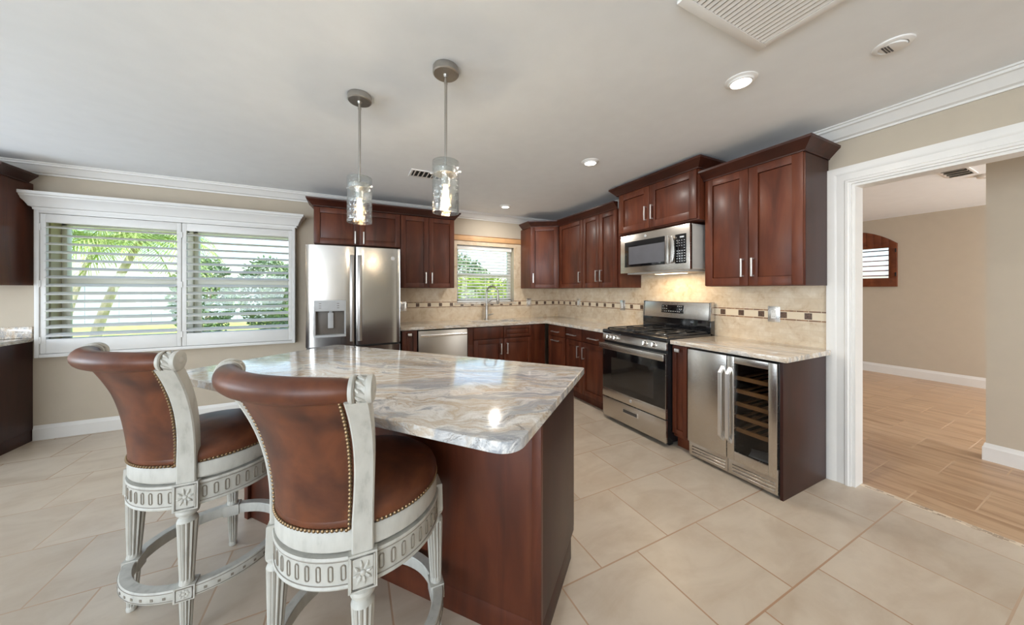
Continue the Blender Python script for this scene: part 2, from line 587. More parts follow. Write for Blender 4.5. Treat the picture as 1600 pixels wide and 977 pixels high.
        if parent is not None:
            o.parent = parent
        return o

def tag(o, label, cat, group=None, kind=None):
    if label:
        o['label'] = label
    if cat:
        o['category'] = cat
    if group:
        o['group'] = group
    if kind:
        o['kind'] = kind
    return o

def thing(name, label, cat, loc=(0, 0, 0), rz=0.0, group=None):
    o = bpy.data.objects.new(name, None)
    o.empty_display_size = .1
    COL.objects.link(o)
    o.location = loc
    o.rotation_euler = (0, 0, rz)
    return tag(o, label, cat, group)

def struct(o, label, cat):
    return tag(o, label, cat, None, 'structure')

def dup(root, loc, rz, label, group=None, name=None):
    r = root.copy()
    COL.objects.link(r)
    r.location = loc
    r.rotation_euler = (0, 0, rz)
    r['label'] = label
    if group:
        r['group'] = group
    for ch in list(root.children):
        c = ch.copy()
        COL.objects.link(c)
        c.parent = r
        for g in list(ch.children):
            d = g.copy()
            COL.objects.link(d)
            d.parent = c
    return r

def text_mesh(body, name, size, mat, parent, loc, rot, extrude=.0006):
    cu = bpy.data.curves.new(name, 'FONT')
    cu.body = body
    cu.size = size
    cu.extrude = extrude
    cu.align_x = 'CENTER'
    cu.align_y = 'CENTER'
    tmp = bpy.data.objects.new(name, cu)
    COL.objects.link(tmp)
    dg = bpy.context.evaluated_depsgraph_get()
    me = bpy.data.meshes.new_from_object(tmp.evaluated_get(dg))
    bpy.data.objects.remove(tmp)
    me.materials.clear()
    me.materials.append(mat)
    o = bpy.data.objects.new(name, me)
    COL.objects.link(o)
    o.parent = parent
    o.location = loc
    o.rotation_euler = rot
    return o
# ================================================================ the setting
RX, BY, CZ, CZ2 = 3.06, 4.48, 2.475, 2.51

def frame_boxes(mb, x0, x1, z0, z1, y0, y1, holes):
    """wall slab in x-z with rectangular holes"""
    xs = sorted({x0, x1}|{h[0] for h in holes}|{h[1] for h in holes})
    for a, b in zip(xs, xs[1:]):
        m = (a+b)/2
        hs = sorted([(h[2], h[3]) for h in holes if h[0] < m < h[1]])
        z = z0
        for h0, h1 in hs:
            if h0 > z:
                mb.box(a, b, y0, y1, z, h0)
            z = h1
        if z < z1:
            mb.box(a, b, y0, y1, z, z1)
    return mb

struct(MB().box(-4.8, 3.13, -6.3, 4.48, -.06, 0).build('floor', M['floor'], smooth=False), 'beige porcelain tile floor of the kitchen', 'floor')
struct(MB().box(3.17, 7.75, -2.6, 4.6, -.06, 0).build('floor_next_room', M['floor2'], smooth=False), 'warm wood-look tile floor of the next room', 'floor')
struct(MB().box(-4.9, 3.06, -6.3, 4.7, CZ, CZ+.12).build('ceiling', M['ceiling'], smooth=False), 'pale grey white kitchen ceiling', 'ceiling')
struct(MB().box(3.12, 7.9, -2.7, 4.7, CZ2, CZ2+.1).build('ceiling_next_room', M['ceiling'], smooth=False), 'white ceiling of the next room', 'ceiling')
H1 = (-2.45, -.61, .85, 1.99)
H2 = (1.335, 2.24, 1.165, 2.0)
struct(frame_boxes(MB(), -4.9, 3.06, -.06, CZ, BY, BY+.2, [H1, H2]).build('wall_back', M['wall'], smooth=False), 'beige kitchen wall with the two windows', 'wall')
wr = MB()
wr.box(RX, RX+.12, .955, BY+.2, -.06, CZ2)
wr.box(RX, RX+.12, -.9, .955, 2.065, CZ2)
wr.box(RX, RX+.12, -6.3, -.9, -.06, CZ2)
struct(wr.build('wall_right', M['wall'], smooth=False), 'beige kitchen wall with the wide cased opening', 'wall')
tfL = Matrix(((0, 1, 0, 0), (1, 0, 0, 0), (0, 0, 1, 0), (0, 0, 0, 1)))
wlm = MB()  # openings shaped for the added fill lamps
wlm.box(-4.9, -4.8, -6.3, -5.55, -.06, CZ)
wlm.box(-4.9, -4.8, -1.25, 1.1, -.06, CZ)
wlm.box(-4.9, -4.8, -5.55, -1.25, 2.36, CZ)
wlm.box(-4.9, -4.8, 3.7, BY, -.06, CZ)
wlm.box(-4.9, -4.8, 1.1, 3.7, -.06, .5)
wlm.box(-4.9, -4.8, 1.1, 3.7, 2.2, CZ)
struct(wlm.build('wall_left', M['wall'], smooth=False), 'beige wall on the left with openings added for fill light', 'wall')
struct(frame_boxes(MB(), -4.9, 3.06, -.06, CZ, -6.3, -6.2, [(-4.45, -2.35, -.06, 2.42)]).build('wall_front', M['wall'], smooth=False), 'beige wall with an opening added for fill light', 'wall')  # opening made for the added rear fill lamp
wf = MB()
H3 = (1.96, 2.84, 1.5, 2.1)
wf.box(7.75, 7.9, -2.7, H3[0], -.06, CZ2)
wf.box(7.75, 7.9, H3[1], 4.7, -.06, CZ2)
wf.box(7.75, 7.9, H3[0], H3[1], -.06, H3[2])
wf.box(7.75, 7.9, H3[0], H3[1], H3[3], CZ2)
struct(wf.build('wall_far', M['wall'], smooth=False), 'beige far wall of the next room', 'wall')
struct(MB().box(4.49, 4.62, -2.6, .636, -.06, CZ2).build('wall_partition', M['wall'], smooth=False), 'beige wall end standing in the next room', 'wall')
struct(MB().box(3.18, 7.75, 4.6, 4.7, -.06, CZ2).build('wall_end', M['wall'], smooth=False), 'beige end wall of the next room', 'wall')
struct(frame_boxes(MB(), 3.18, 7.9, -.06, CZ2, -2.7, -2.6, [(4.8, 7.4, .3, 2.25), (3.32, 4.36, .3, 2.25)]).build('wall_side', M['wall'], smooth=False), 'beige side wall of the next room with a window', 'wall')  # smaller hole added for the hall fill lamp

# mosaic threshold strip between the two floors
ms = NT('threshold_mosaic')
_g = ms.n('ShaderNodeNewGeometry').outputs['Position']
_s = ms.n('ShaderNodeSeparateXYZ')
ms.l(_g, _s.inputs[0])
_c = ms.n('ShaderNodeCombineXYZ')
ms.l(_s.outputs[1], _c.inputs[0])
ms.l(_s.outputs[0], _c.inputs[1])
_b = ms.n('ShaderNodeTexBrick')
ms.l(_c.outputs[0], _b.inputs['Vector'])
_b.inputs['Scale'].default_value = 1
_b.inputs['Brick Width'].default_value = .034
_b.inputs['Row Height'].default_value = .015
_b.inputs['Mortar Size'].default_value = .0015
_b.inputs['Color1'].default_value = srgb(110, 84, 66)
_b.inputs['Color2'].default_value = srgb(232, 214, 190)
_b.inputs['Mortar'].default_value = srgb(214, 196, 172)
_b.inputs['Bias'].default_value = .15
ms.set(Base_Color=_b.outputs['Color'], Roughness=.35)
struct(MB().box(3.13, 3.17, -2.6, 4.5, -.06, .001).build('trim_4', ms.m, smooth=False), 'narrow mosaic strip in the floor of the opening', 'threshold')

# crown moulding, cased opening, baseboards
cp = [(0, CZ-.098), (.012, CZ-.098), (.014, CZ-.086), (.03, CZ-.078), (.046, CZ-.052), (.066, CZ-.03), (.078, CZ-.026), (.08, CZ-.012), (.09, CZ-.010), (.09, CZ), (0, CZ)]
struct(MB().sweep(cp, [(-4.8, BY), (RX, BY), (RX, -6.2)]).build('trim_1', M['trim'], ang=25), 'white crown moulding along the kitchen ceiling', 'crown moulding')
ca = MB()
prof = [(0, 0), (0, -.013), (.010, -.016), (.014, -.022), (.028, -.022), (.034, -.015), (.072, -.016), (.088, -.025), (.110, -.030), (.123, -.030), (.123, 0)]
yz = Matrix(((0, 0, 1, RX), (1, 0, 0, 0), (0, 1, 0, 0), (0, 0, 0, 1)))
ca.sweep(prof, [(.955, 0), (.955, 2.065), (-.9, 2.065), (-.9, 0)], tf=yz)
ca.box(RX, RX+.12, .938, .955, 0, 2.065)
ca.box(RX, RX+.12, -.9, -.883, 0, 2.065)
ca.box(RX, RX+.12, -.883, .938, 2.048, 2.065)
struct(ca.build('trim_2', M['trim'], ang=25), 'white moulded casing around the wide opening', 'door casing')
bp = [(0, 0), (.016, 0), (.016, .098), (.011, .106), (.009, .118), (.005, .13), (0, .13)]
struct(MB().sweep(bp, [(-2.55, BY), (-.43, BY)]).build('baseboard_back', M['trim'], ang=25), 'white baseboard below the shuttered window', 'baseboard')
bp2 = [(o, z*1.12) for o, z in bp]
struct(MB().sweep(bp2, [(7.75, 4.6), (7.75, -2.6)]).build('baseboard_far', M['trim'], ang=25), 'white baseboard along the far wall of the next room', 'baseboard')
bp3 = [(o, z*1.05) for o, z in bp]
struct(MB().sweep(bp3, [(4.62, .636), (4.49, .636), (4.49, -2.6)]).build('baseboard_partition', M['trim'], ang=25), 'white baseboard around the wall end in the next room', 'baseboard')

# backsplash skins on the walls (thin tile)
struct(MB().box(.5, 2.36, BY-.008, BY, .885, 1.165).box(.5, 1.335, BY-.008, BY, 1.165, 1.40).box(2.24, 2.36, BY-.008, BY, 1.165, 2.0).box(2.36, RX, BY-.008, BY, .885, 1.40)
       .box(1.2, 1.335, BY-.008, BY, 1.40, 2.0).box(1.2, 2.36, BY-.008, BY, 2.0, 2.06)
       .build('wall_back_backsplash', M['tile_back'], smooth=False), 'travertine tile backsplash with a dark square border behind the sink', 'backsplash')
struct(MB().box(RX-.008, RX, 1.079, BY-.008, .885, 1.56).build('wall_right_backsplash', M['tile_right'], smooth=False), 'travertine mosaic backsplash with a dark square border behind the stove', 'backsplash')
hb = plain('honey_travertine', srgb(214, 168, 120), .4, var=.06)
hs_ = plain('brown_pencil_tile', srgb(128, 90, 60), .4, var=.1)
t_ = MB().box(1.2, 2.36, BY-.012, BY, 2.06, 2.14, 0).box(1.2, 2.36, BY-.017, BY, 2.133, 2.143, 1).box(1.2, 2.36, BY-.017, BY, 2.057, 2.067, 1)
struct(t_.build('trim_3', [hb, hs_], bevel=.002), 'honey tile band with brown pencil edges above the sink window', 'tile border')

# window 1: two sliding sashes behind the shutters
w1 = MB()
for x0, x1 in ((-2.45, -1.545), (-1.515, -.61)):
    w1.box(x0, x0+.035, 4.60, 4.66, .85, 1.99)
    w1.box(x1-.035, x1, 4.60, 4.66, .85, 1.99)
    w1.box(x0, x1, 4.60, 4.66, .85, .89)
    w1.box(x0, x1, 4.60, 4.66, 1.95, 1.99)
    w1.box(x0+.035, x1-.035, 4.59, 4.65, 1.405, 1.455)
    w1.box(x0+.035, x0+.06, 4.59, 4.62, .89, 1.41)
    w1.box(x1-.06, x1-.035, 4.59, 4.62, .89, 1.41)
w1.box(-1.545, -1.515, 4.58, 4.68, .85, 1.99)
o = struct(w1.build('window_1', M['trim'], bevel=.004), 'white double window behind the plantation shutters', 'window')
p_ = MB().box(-2.42, -1.575, 4.625, 4.629, .885, 1.955).box(-1.48, -.645, 4.625, 4.629, .885, 1.955)
p_.build('pane', M['pane'], o, smooth=False)
w2 = MB()
x0, x1, z0, z1 = H2
w2.box(x0, x0+.05, 4.58, 4.64, z0, z1).box(x1-.05, x1, 4.58, 4.64, z0, z1).box(x0, x1, 4.58, 4.64, z0, z0+.05).box(x0, x1, 4.58, 4.64, z1-.05, z1)
w2.box(x0+.05, x1-.05, 4.575, 4.63, 1.555, 1.60)
o = struct(w2.build('window_2', M['trim'], bevel=.004), 'white single-hung window above the sink', 'window')
MB().box(x0+.05, x1-.05, 4.605, 4.609, z0+.05, z1-.05).build('pane', M['pane'], o, smooth=False)
w3 = MB()
w3.box(7.82, 7.86, 1.96, 2.0, 1.5, 2.1).box(7.82, 7.86, 2.80, 2.84, 1.5, 2.1).box(7.82, 7.86, 1.96, 2.84, 1.5, 1.54).box(7.82, 7.86, 1.96, 2.84, 2.06, 2.1)
o = struct(w3.build('window_3', M['trim'], bevel=.004), 'small window behind the wooden shutter of the next room', 'window')
MB().box(7.838, 7.842, 2.0, 2.80, 1.54, 2.06).build('pane', M['pane'], o, smooth=False)
struct(MB().box(1.30, 2.275, 4.452, 4.59, 1.142, 1.168).build('trim_5', M['granite_back'], bevel=.004), 'stone sill of the sink window', 'window sill')

# ================================================================ outside
lawn_m = NT('lawn_grass')
_n = lawn_m.noise(lawn_m.coord('World'), 3.0, 6, .7)
lawn_m.set(Base_Color=lawn_m.ramp(_n.outputs[0], [(.3, srgb(120, 148, 70)), (.7, srgb(186, 200, 116))]), Roughness=.9)
struct(MB().box(-40, 40, 4.8, 45, -.3, -.15).build('ground', lawn_m.m, smooth=False), 'sunlit lawn of the garden', 'lawn')
M['fence'] = plain('white_vinyl_fence_shaded', srgb(196, 208, 226), .6, var=.01)  # blue cast of shade put into the white fence colour
f = thing('garden_fence', 'white panel fence across the end of the lawn', 'fence', (0, 20, -.15))
fp = MB()
for k in range(34):
    fp.box(-27+k*1.0, -27+k*1.0+.985, -.02, .02, .05, 1.75)
fp.build('fence_panel', M['fence'], f, smooth=False)
MB().box(-27.2, 7.2, -.05, .05, 1.75, 1.85).build('top_rail', M['fence'], f, bevel=.01)

def leafmat(name, a, b, c):
    t = NT(name)
    n = t.noise(t.coord('Object'), 2.2, 4, .6)
    col = t.ramp(n.outputs[0], [(.3, a), (.52, b), (.75, c)])
    t.set(Base_Color=col, Roughness=.55)
    return t.m
M['leaf_dark'] = leafmat('dark_hedge_leaf', srgb(70, 96, 84), srgb(104, 132, 96), srgb(158, 180, 120))
M['leaf_lime'] = leafmat('lime_leaf', srgb(96, 130, 46), srgb(160, 184, 64), srgb(206, 214, 100))
M['leaf_palm'] = leafmat('palm_leaf', srgb(104, 138, 78), srgb(150, 176, 98), srgb(206, 212, 140))
M['bark'] = plain('pale_bark', srgb(196, 186, 166), .8, bumps=.3, bscale=20, var=.15)

def bush(loc, rx, ry, h, n, leaf, mat, label, name='garden_shrub', group=None, seed=1, z0=.25):
    rnd = random.Random(seed)
    t = thing(name, label, 'shrub', loc, 0, group)
    mb = MB()
    for _ in range(n):
        a = rnd.uniform(0, 2*PI)
        u = rnd.uniform(-1, 1)
        r = rnd.uniform(.55, 1.0)**.5
        c = Vector((rx*r*math.cos(a)*math.sqrt(1-u*u), ry*r*math.sin(a)*math.sqrt(1-u*u), z0+(h-z0)*(.5+.5*u*r)))
        d = Vector((rnd.uniform(-1, 1), rnd.uniform(-1, 1), rnd.uniform(-.4, 1))).normalized()
        s_ = d.cross(Vector((rnd.uniform(-1, 1), rnd.uniform(-1, 1), rnd.uniform(-1, 1)))).normalized()
        L = leaf*rnd.uniform(.7, 1.3)
        mb.add([c, c+d*L*.5+s_*L*.22, c+d*L, c+d*L*.5-s_*L*.22], [(0, 1, 2, 3)])
    mb.build('foliage', mat, t, smooth=False)
    st = MB()
    for k in range(5):
        a = k*1.3
        st.tube([(0.05*math.cos(a), .05*math.sin(a), 0), (.2*rx*math.cos(a), .2*ry*math.sin(a), h*.4), (.5*rx*math.cos(a), .5*ry*math.sin(a), h*.75)], [.035, .025, .012], 6)
    st.build('stem', M['bark'], t)
    return t

def palm(loc, h, lean, nf, fl, label, seed):
    rnd = random.Random(seed)
    t = thing('palm_tree', label, 'palm', loc, 0, 'palms beyond the left window')
    top = Vector((lean[0], lean[1], h))
    pts = [Vector((lean[0]*(k/8)**1.6, lean[1]*(k/8)**1.6, h*k/8)) for k in range(9)]
    MB().tube(pts, [.085-.004*k for k in range(9)], 9).build('trunk', M['bark'], t)
    mb = MB()
    for i in range(nf):
        a = 2*PI*i/nf+rnd.uniform(-.2, .2)
        el = rnd.uniform(.1, 1.2)
        L = fl*rnd.uniform(.8, 1.1)
        prev = None
        steps = 14
        dirh = Vector((math.cos(a), math.sin(a), 0))
        for k in range(steps+1):
            s_ = k/steps
            p = top+dirh*L*s_*math.cos(el*.6)+Vector((0, 0, L*(math.sin(el)*s_*.9-.75*s_*s_)))
            if prev is not None:
                d = (p-prev).normalized()
                side = d.cross(Vector((0, 0, 1))).normalized()
                w = .34*math.sin(PI*min(1, s_*.9+.08))
                for sg in (-1, 1):
                    tip = p+side*sg*w+d*.16-Vector((0, 0, .10))
                    mb.add([prev, prev+d*.022, tip, tip-d*.012], [(0, 1, 2, 3)])
                    m_ = prev+(p-prev)*.5
                    mb.add([m_, m_+d*.022, tip+d*.05, tip+d*.04], [(0, 1, 2, 3)])
                mb.add([prev-side*.012, prev+side*.012, p+side*.010, p-side*.010], [(0, 1, 2, 3)])
            prev = p
    mb.build('frond', M['leaf_palm'], t, smooth=False)
    return t
palm((-4.35, 8.8, -.15), 2.45, (.62, .1), 30, 1.5, 'pale green palm leaning to the right outside the left shutter', 3)
palm((-7.0, 13.2, -.15), 2.9, (.5, .3), 30, 1.55, 'taller pale palm standing farther back than the leaning palm', 5)
bush((-4.25, 6.9, -.15), .35, .3, .95, 420, .14, M['leaf_lime'], 'low yellow green shrub at the foot of the palms', seed=11)
bush((-3.85, 12.4, -.15), .72, .7, 2.5, 3600, .13, M['leaf_dark'], 'blue green bush at the left of the hedge outside the right shutter', 'hedge_bush', 'hedge bushes beyond the lawn', 12, 0)
bush((-2.75, 14.6, -.15), .95, .8, 2.75, 4200, .13, M['leaf_dark'], 'tall blue green bush in the middle of the hedge, set farther back', 'hedge_bush', 'hedge bushes beyond the lawn', 13, 0)
bush((-1.75, 12.6, -.15), .78, .7, 2.35, 3600, .13, M['leaf_dark'], 'blue green bush at the right end of the hedge', 'hedge_bush', 'hedge bushes beyond the lawn', 14, 0)
bush((3.35, 9.0, -.15), 1.5, .9, 1.95, 2600, .17, M['leaf_lime'], 'lime green shrub outside the sink window', seed=15, z0=0)
bush((4.2, 16.0, -.15), 2.4, 1.5, 3.4, 2600, .26, M['leaf_dark'], 'large dark bush far behind the lime shrub outside the sink window', 'garden_bush', seed=16, z0=.3)

# ================================================================ shutters and blinds
sw = thing('shutter_surround', 'white shutter frame with a moulded crown cornice around the large window', 'window frame', (0, 0, 0))
fr = MB()
FX0, FX1, FZ0, FZ1 = -2.502, -.585, .745, 2.055
fr.box(FX0, FX0+.028, 4.395, BY, FZ0, FZ1).box(FX1-.028, FX1, 4.395, BY, FZ0, FZ1)
fr.box(FX0+.028, FX1-.028, 4.395, BY, FZ0, FZ0+.03).box(FX0+.028, FX1-.028, 4.395, BY, FZ1-.03, FZ1)
fr.build('frame', M['shutter'], sw, bevel=.003)
cpf = [(0, 2.052), (.014, 2.052), (.016, 2.072), (.03, 2.078), (.034, 2.09), (.045, 2.115), (.066, 2.152), (.074, 2.158), (.078, 2.17), (.09, 2.174), (.09, 2.2), (0, 2.2)]
MB().sweep(cpf, [(-2.495, BY), (-2.495, 4.405), (-.585, 4.405), (-.585, BY)]).build('cornice', M['shutter'], sw, ang=25)

def shutter(x0, x1, label):
    t = thing('plantation_shutter', label, 'shutter', ((x0+x1)/2, 4.42, .778), 0, 'plantation shutter panels')
    w = (x1-x0)/2
    H = 2.022-.778
    zb, zt = .905-.778, 1.945-.778
    m = MB()
    m.box(-w, -w+.034, -.016, .016, 0, H).box(w-.034, w, -.016, .016, 0, H)
    m.box(-w+.034, w-.034, -.016, .016, 0, zb).box(-w+.034, w-.034, -.016, .016, zt, H)
    m.build('panel_frame', M['shutter'], t, bevel=.003)
    l = MB()
    n = 14
    for k in range(n):
        z = zb+(k+.5)*(zt-zb)/n
        a = math.radians(19)
        pts = []
        for j in range(14):
            b = 2*PI*j/14
            u, v = .0435*math.cos(b), .0052*math.sin(b)
            pts.append((u*math.cos(a)-v*math.sin(a), z+u*math.sin(a)+v*math.cos(a)))
        l.prism(pts, -w+.036, w-.036, 'x')
    l.build('louvers', M['shutter'], t)
    for z in (.12, H/2, H-.12):
        MB().box(-w-.004, -w+.006, -.022, -.014, z-.03, z+.03).build('hinge', M['shutter'], t, bevel=.002)
    return t
shutter(-2.472, -1.5475, 'left white plantation shutter panel, beside the dark wall cabinet')
shutter(-1.5425, -.615, 'right white plantation shutter panel, nearer the refrigerator')

bl = thing('window_blind', 'white horizontal slat blind in the sink window', 'blind', (0, 0, 0))
MB().box(1.345, 2.215, 4.50, 4.555, 1.935, 1.995).build('headrail', M['blind'], bl, bevel=.004)
sl = MB()
for k in range(16):
    z = 1.22+k*.0455
    sl.box(1.35, 2.20, -.025, .025, -.0014, .0014, tf=Matrix.Translation((0, 4.528, z))@Matrix.Rotation(math.radians(22), 4, 'X'))
sl.build('slats', M['blind'], bl, smooth=False)
MB().box(1.35, 2.20, 4.505, 4.55, 1.172, 1.192).build('bottom_rail', M['blind'], bl, bevel=.003)
cd = MB()
for x in (1.48, 1.775, 2.07):
    cd.box(x-.003, x+.003, 4.498, 4.5, 1.19, 1.95)
cd.build('ladder_cord', M['blind'], bl, smooth=False)

ar = thing('arched_shutter', 'brown wooden shutter with an arched top on the far wall of the next room', 'shutter', (7.75, 2.4, 0))
a_ = MB()
arc = [(-.508, 1.405), (-.508, 2.094)]
for k in range(1, 12):
    s_ = -.508+1.016*k/12
    arc.append((s_, 2.094+.24*(1-(s_/.508)**2)))
arc += [(.508, 2.094), (.508, 1.405)]
# arched board with rectangular louvre opening, built from strips
for k in range(12):
    y0_, y1_ = -.508+1.016*k/12, -.508+1.016*(k+1)/12
    za, zb_ = 2.094+.24*(1-(y0_/.508)**2), 2.094+.24*(1-(y1_/.508)**2)
    a_.add([(-.05, y0_, 2.03), (-.05, y1_, 2.03), (-.05, y1_, zb_), (-.05, y0_, za), (0, y0_, 2.03), (0, y1_, 2.03), (0, y1_, zb_), (0, y0_, za)],
           [(0, 1, 2, 3), (7, 6, 5, 4), (0, 4, 5, 1), (2, 6, 7, 3), (0, 3, 7, 4), (1, 5, 6, 2)])
a_.box(-.05, 0, -.508, .508, 1.405, 1.545).box(-.05, 0, -.508, -.42, 1.545, 2.03).box(-.05, 0, .42, .508, 1.545, 2.03)
a_.build('frame', M['arch_wood'], ar, bevel=.004)
q_ = MB()
for k in range(6):
    z = 1.545+(k+.5)*.485/6
    q_.box(-.038, .038, -.42, .42, -.005, .005, tf=Matrix.Translation((-.02, 0, z))@Matrix.Rotation(math.radians(-12), 4, 'Y'))
q_.build('louvers', M['arch_wood'], ar, bevel=.002)
for z in (1.6, 1.98):
    MB().box(-.056, -.046, -.505, -.49, z-.03, z+.03).build('hinge', M['iron'], ar, bevel=.001)
# ================================================================ cabinets
def bar_pull(parent, x, z, vertical=True, L=.14, y=-.022):
    m = MB()
    w = .006
    if vertical:
        m.box(x-w, x+w, y-.034, y-.026, z-L/2, z+L/2)
        for s_ in (-1, 1):
            zz = z+s_*(L/2-.006)
            m.box(x-w, x+w, y-.026, y, zz-.006, zz+.006)
    else:
        m.box(x-L/2, x+L/2, y-.034, y-.026, z-w, z+w)
        for s_ in (-1, 1):
            xx = x+s_*(L/2-.006)
            m.box(xx-.006, xx+.006, y-.026, y, z-w, z+w)
    return m.build('handle', M['satin'], parent, bevel=.0015)

def knob(parent, x, z, y=-.022):
    m = MB()
    m.box(x-.007, x+.007, y-.014, y, z-.007, z+.007)
    m.box(x-.022, x+.022, y-.026, y-.014, z-.014, z+.014)
    return m.build('knob', M['satin'], parent, bevel=.004)

def shaker(parent, x0, x1, z0, z1, name='door', st=.058, flat=False):
    m = MB()
    if flat:
        m.box(x0, x1, -.022, -.001, z0, z1)
    else:
        m.box(x0, x0+st, -.022, -.001, z0, z1).box(x1-st, x1, -.022, -.001, z0, z1)
        m.box(x0+st, x1-st, -.022, -.001, z0, z0+st).box(x0+st, x1-st, -.022, -.001, z1-st, z1)
        m.box(x0+st+.0025, x1-st-.0025, -.011, -.001, z0+st+.0025, z1-st-.0025)
    return m.build(name, M['cherry'], parent, bevel=.0022)

CROWN = [(0, 0), (.010, 0), (.012, .008), (.060, .060), (.066, .064), (.068, .080), (0, .080)]
def crown_sweep(mb, path, z, flip=1):
    return mb.sweep([(o, z+h) for o, h in CROWN], path, flip=flip)

RB = -PI/2     # cabinets on the right wall face -x

# --- over-refrigerator cabinet and tall neighbour on the back wall (fronts at y 4.14)
c = thing('wall_cabinet', 'short cherry wall cabinet above the refrigerator', 'cabinet', (-.38, 4.142, 1.86))
MB().box(0, .905, 0, BY-4.142-.001, 0, .405).build('body', M['cherry'], c, bevel=.002)
d = shaker(c, .004, .452, .004, .40); bar_pull(d, .410, .085)
d = shaker(c, .456, .901, .004, .40); bar_pull(d, .498, .085)
c = thing('wall_cabinet', 'two-door cherry wall cabinet between the refrigerator and the sink window', 'cabinet', (.527, 4.142, 1.374))
MB().box(0, .67, 0, BY-4.142-.009, 0, .891).build('body', M['cherry'], c, bevel=.002)
d = shaker(c, .004, .335, .004, .886); bar_pull(d, .300, .125)
d = shaker(c, .339, .666, .004, .886); bar_pull(d, .374, .125)
tag(crown_sweep(MB(), [(-.38, 4.40), (-.38, 4.12), (1.197, 4.12), (1.197, 4.40)], 2.266).box(-.378, 1.195, 4.13, 4.46, 2.266, 2.272).build('wood_cornice', M['crown_shade_x'], ang=25),
    'cherry crown strip running over the refrigerator cabinet and its tall neighbour', 'crown moulding')

# --- cabinet at the far left of the back wall
c = thing('wall_cabinet', 'dark cherry wall cabinet at the left edge, beside the shutters', 'cabinet', (-3.32, 4.165, 1.384))
MB().box(0, .768, 0, BY-4.165-.001, 0, .905).build('body', M['cherry'], c, bevel=.002)
d = shaker(c, .004, .382, .004, .90); bar_pull(d, .345, .125)
d = shaker(c, .386, .764, .004, .90); bar_pull(d, .423, .125)
crown_sweep(MB(), [(0, .26), (0, -.022), (.768, -.022), (.768, .25)], .895).box(.002, .766, -.01, .2, .895, .9).build('crown', M['crown_shade_y'], c, ang=25)
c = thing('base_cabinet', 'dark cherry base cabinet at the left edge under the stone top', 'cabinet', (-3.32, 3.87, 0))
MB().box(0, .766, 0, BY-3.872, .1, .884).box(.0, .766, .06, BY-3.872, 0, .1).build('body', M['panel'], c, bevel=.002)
d = shaker(c, .004, .382, .11, .69); bar_pull(d, .345, .56)
d = shaker(c, .386, .762, .11, .69); bar_pull(d, .423, .56)
d = shaker(c, .004, .762, .70, .87, 'drawer', flat=True); bar_pull(d, .38, .785, False)
MB().box(-3.34, -2.545, 3.835, BY-.001, .885, .918).box(-3.34, -2.549, BY-.022, BY-.001, .918, 1.018).build('countertop', M['granite'], bevel=.004)
tag(bpy.data.objects['countertop'], 'short stone counter with a low upstand at the left edge', 'countertop')

# --- diagonal corner wall cabinet and the run beside it
c = thing('corner_wall_cabinet', 'angled cherry corner wall cabinet right of the sink window', 'cabinet', (0, 0, 1.374))
P0, P1 = Vector((2.358, 4.155)), Vector((2.700, 3.935))
MB().prism([(2.358, BY-.009), (2.358, 4.155), (2.70, 3.935), (RX-.009, 3.935), (RX-.009, BY-.009)], 0, .905).build('body', M['cherry'], c, bevel=.002)
dv = (P1-P0)
ang_d = math.atan2(dv.y, dv.x)
tfd = Matrix.Translation((P0.x, P0.y, 0))@Matrix.Rotation(ang_d, 4, 'Z')
Ld = dv.length
d = shaker(c, .006, Ld-.012, .004, .90)
d.data.transform(tfd)
h = bar_pull(d, .04, .15)
h.data.transform(tfd)
c = thing('wall_cabinet', 'single-door cherry wall cabinet next to the angled corner cabinet', 'cabinet', (2.722, 3.93, 1.374), RB)
MB().box(0, .535, 0, RX-2.722-.009, 0, .905).build('body', M['cherry'], c, bevel=.002)
d = shaker(c, .012, .533, .004, .90); bar_pull(d, .492, .145)
c = thing('wall_cabinet', 'two-door cherry wall cabinet left of the microwave', 'cabinet', (2.722, 3.393, 1.374), RB)
MB().box(0, .648, 0, RX-2.722-.009, 0, .905).build('body', M['cherry'], c, bevel=.002)
d = shaker(c, .003, .318, .004, .90); bar_pull(d, .288, .145)
d = shaker(c, .322, .616, .004, .90); bar_pull(d, .366, .145)
n_ = Vector((dv.y, -dv.x)).normalized()
tag(crown_sweep(MB(), [(2.358, 4.40), (2.358, 4.155-.012), (2.70-.005, 3.918), (2.70, 2.76)], 2.272)
    .build('wood_cornice', M['crown_shade_y'], ang=25),
    'cherry crown strip bending round the corner over the three corner wall cabinets', 'crown moulding')

# --- microwave cabinet and the right-hand wall cabinet
c = thing('wall_cabinet', 'short raised cherry wall cabinet above the microwave', 'cabinet', (2.642, 2.685, 1.945), RB)
MB().box(0, .925, 0, RX-2.642-.009, 0, .435).build('body', M['cherry'], c, bevel=.002)
d = shaker(c, .02, .424, .012, .43, st=.066); bar_pull(d, .39, .16)
d = shaker(c, .428, .912, .012, .43, st=.066); bar_pull(d, .466, .16)
crown_sweep(MB(), [(0, .31), (0, -.02), (.925, -.02), (.925, .31)], .43, 1).box(.002, .923, -.01, .36, .43, .437).build('crown', M['crown_shade_y'], c, ang=25)
c = thing('wall_cabinet', 'two-door cherry wall cabinet right of the microwave', 'cabinet', (2.722, 1.752, 1.374), RB)
MB().box(0, .677, 0, RX-2.722-.009, 0, .905).build('body', M['cherry'], c, bevel=.002)
MB().box(.6775, .6795, .002, RX-2.722-.009, 0, .893).build('side_panel', M['panel'], c)
d = shaker(c, .004, .338, .004, .90, st=.062); bar_pull(d, .304, .14)
d = shaker(c, .342, .672, .004, .90, st=.062); bar_pull(d, .376, .14)
crown_sweep(MB(), [(0, .2), (0, -.02), (.677, -.02), (.677, .33)], .895).box(.002, .675, -.01, .3, .895, .9).build('crown', M['crown_shade_y'], c, ang=25)

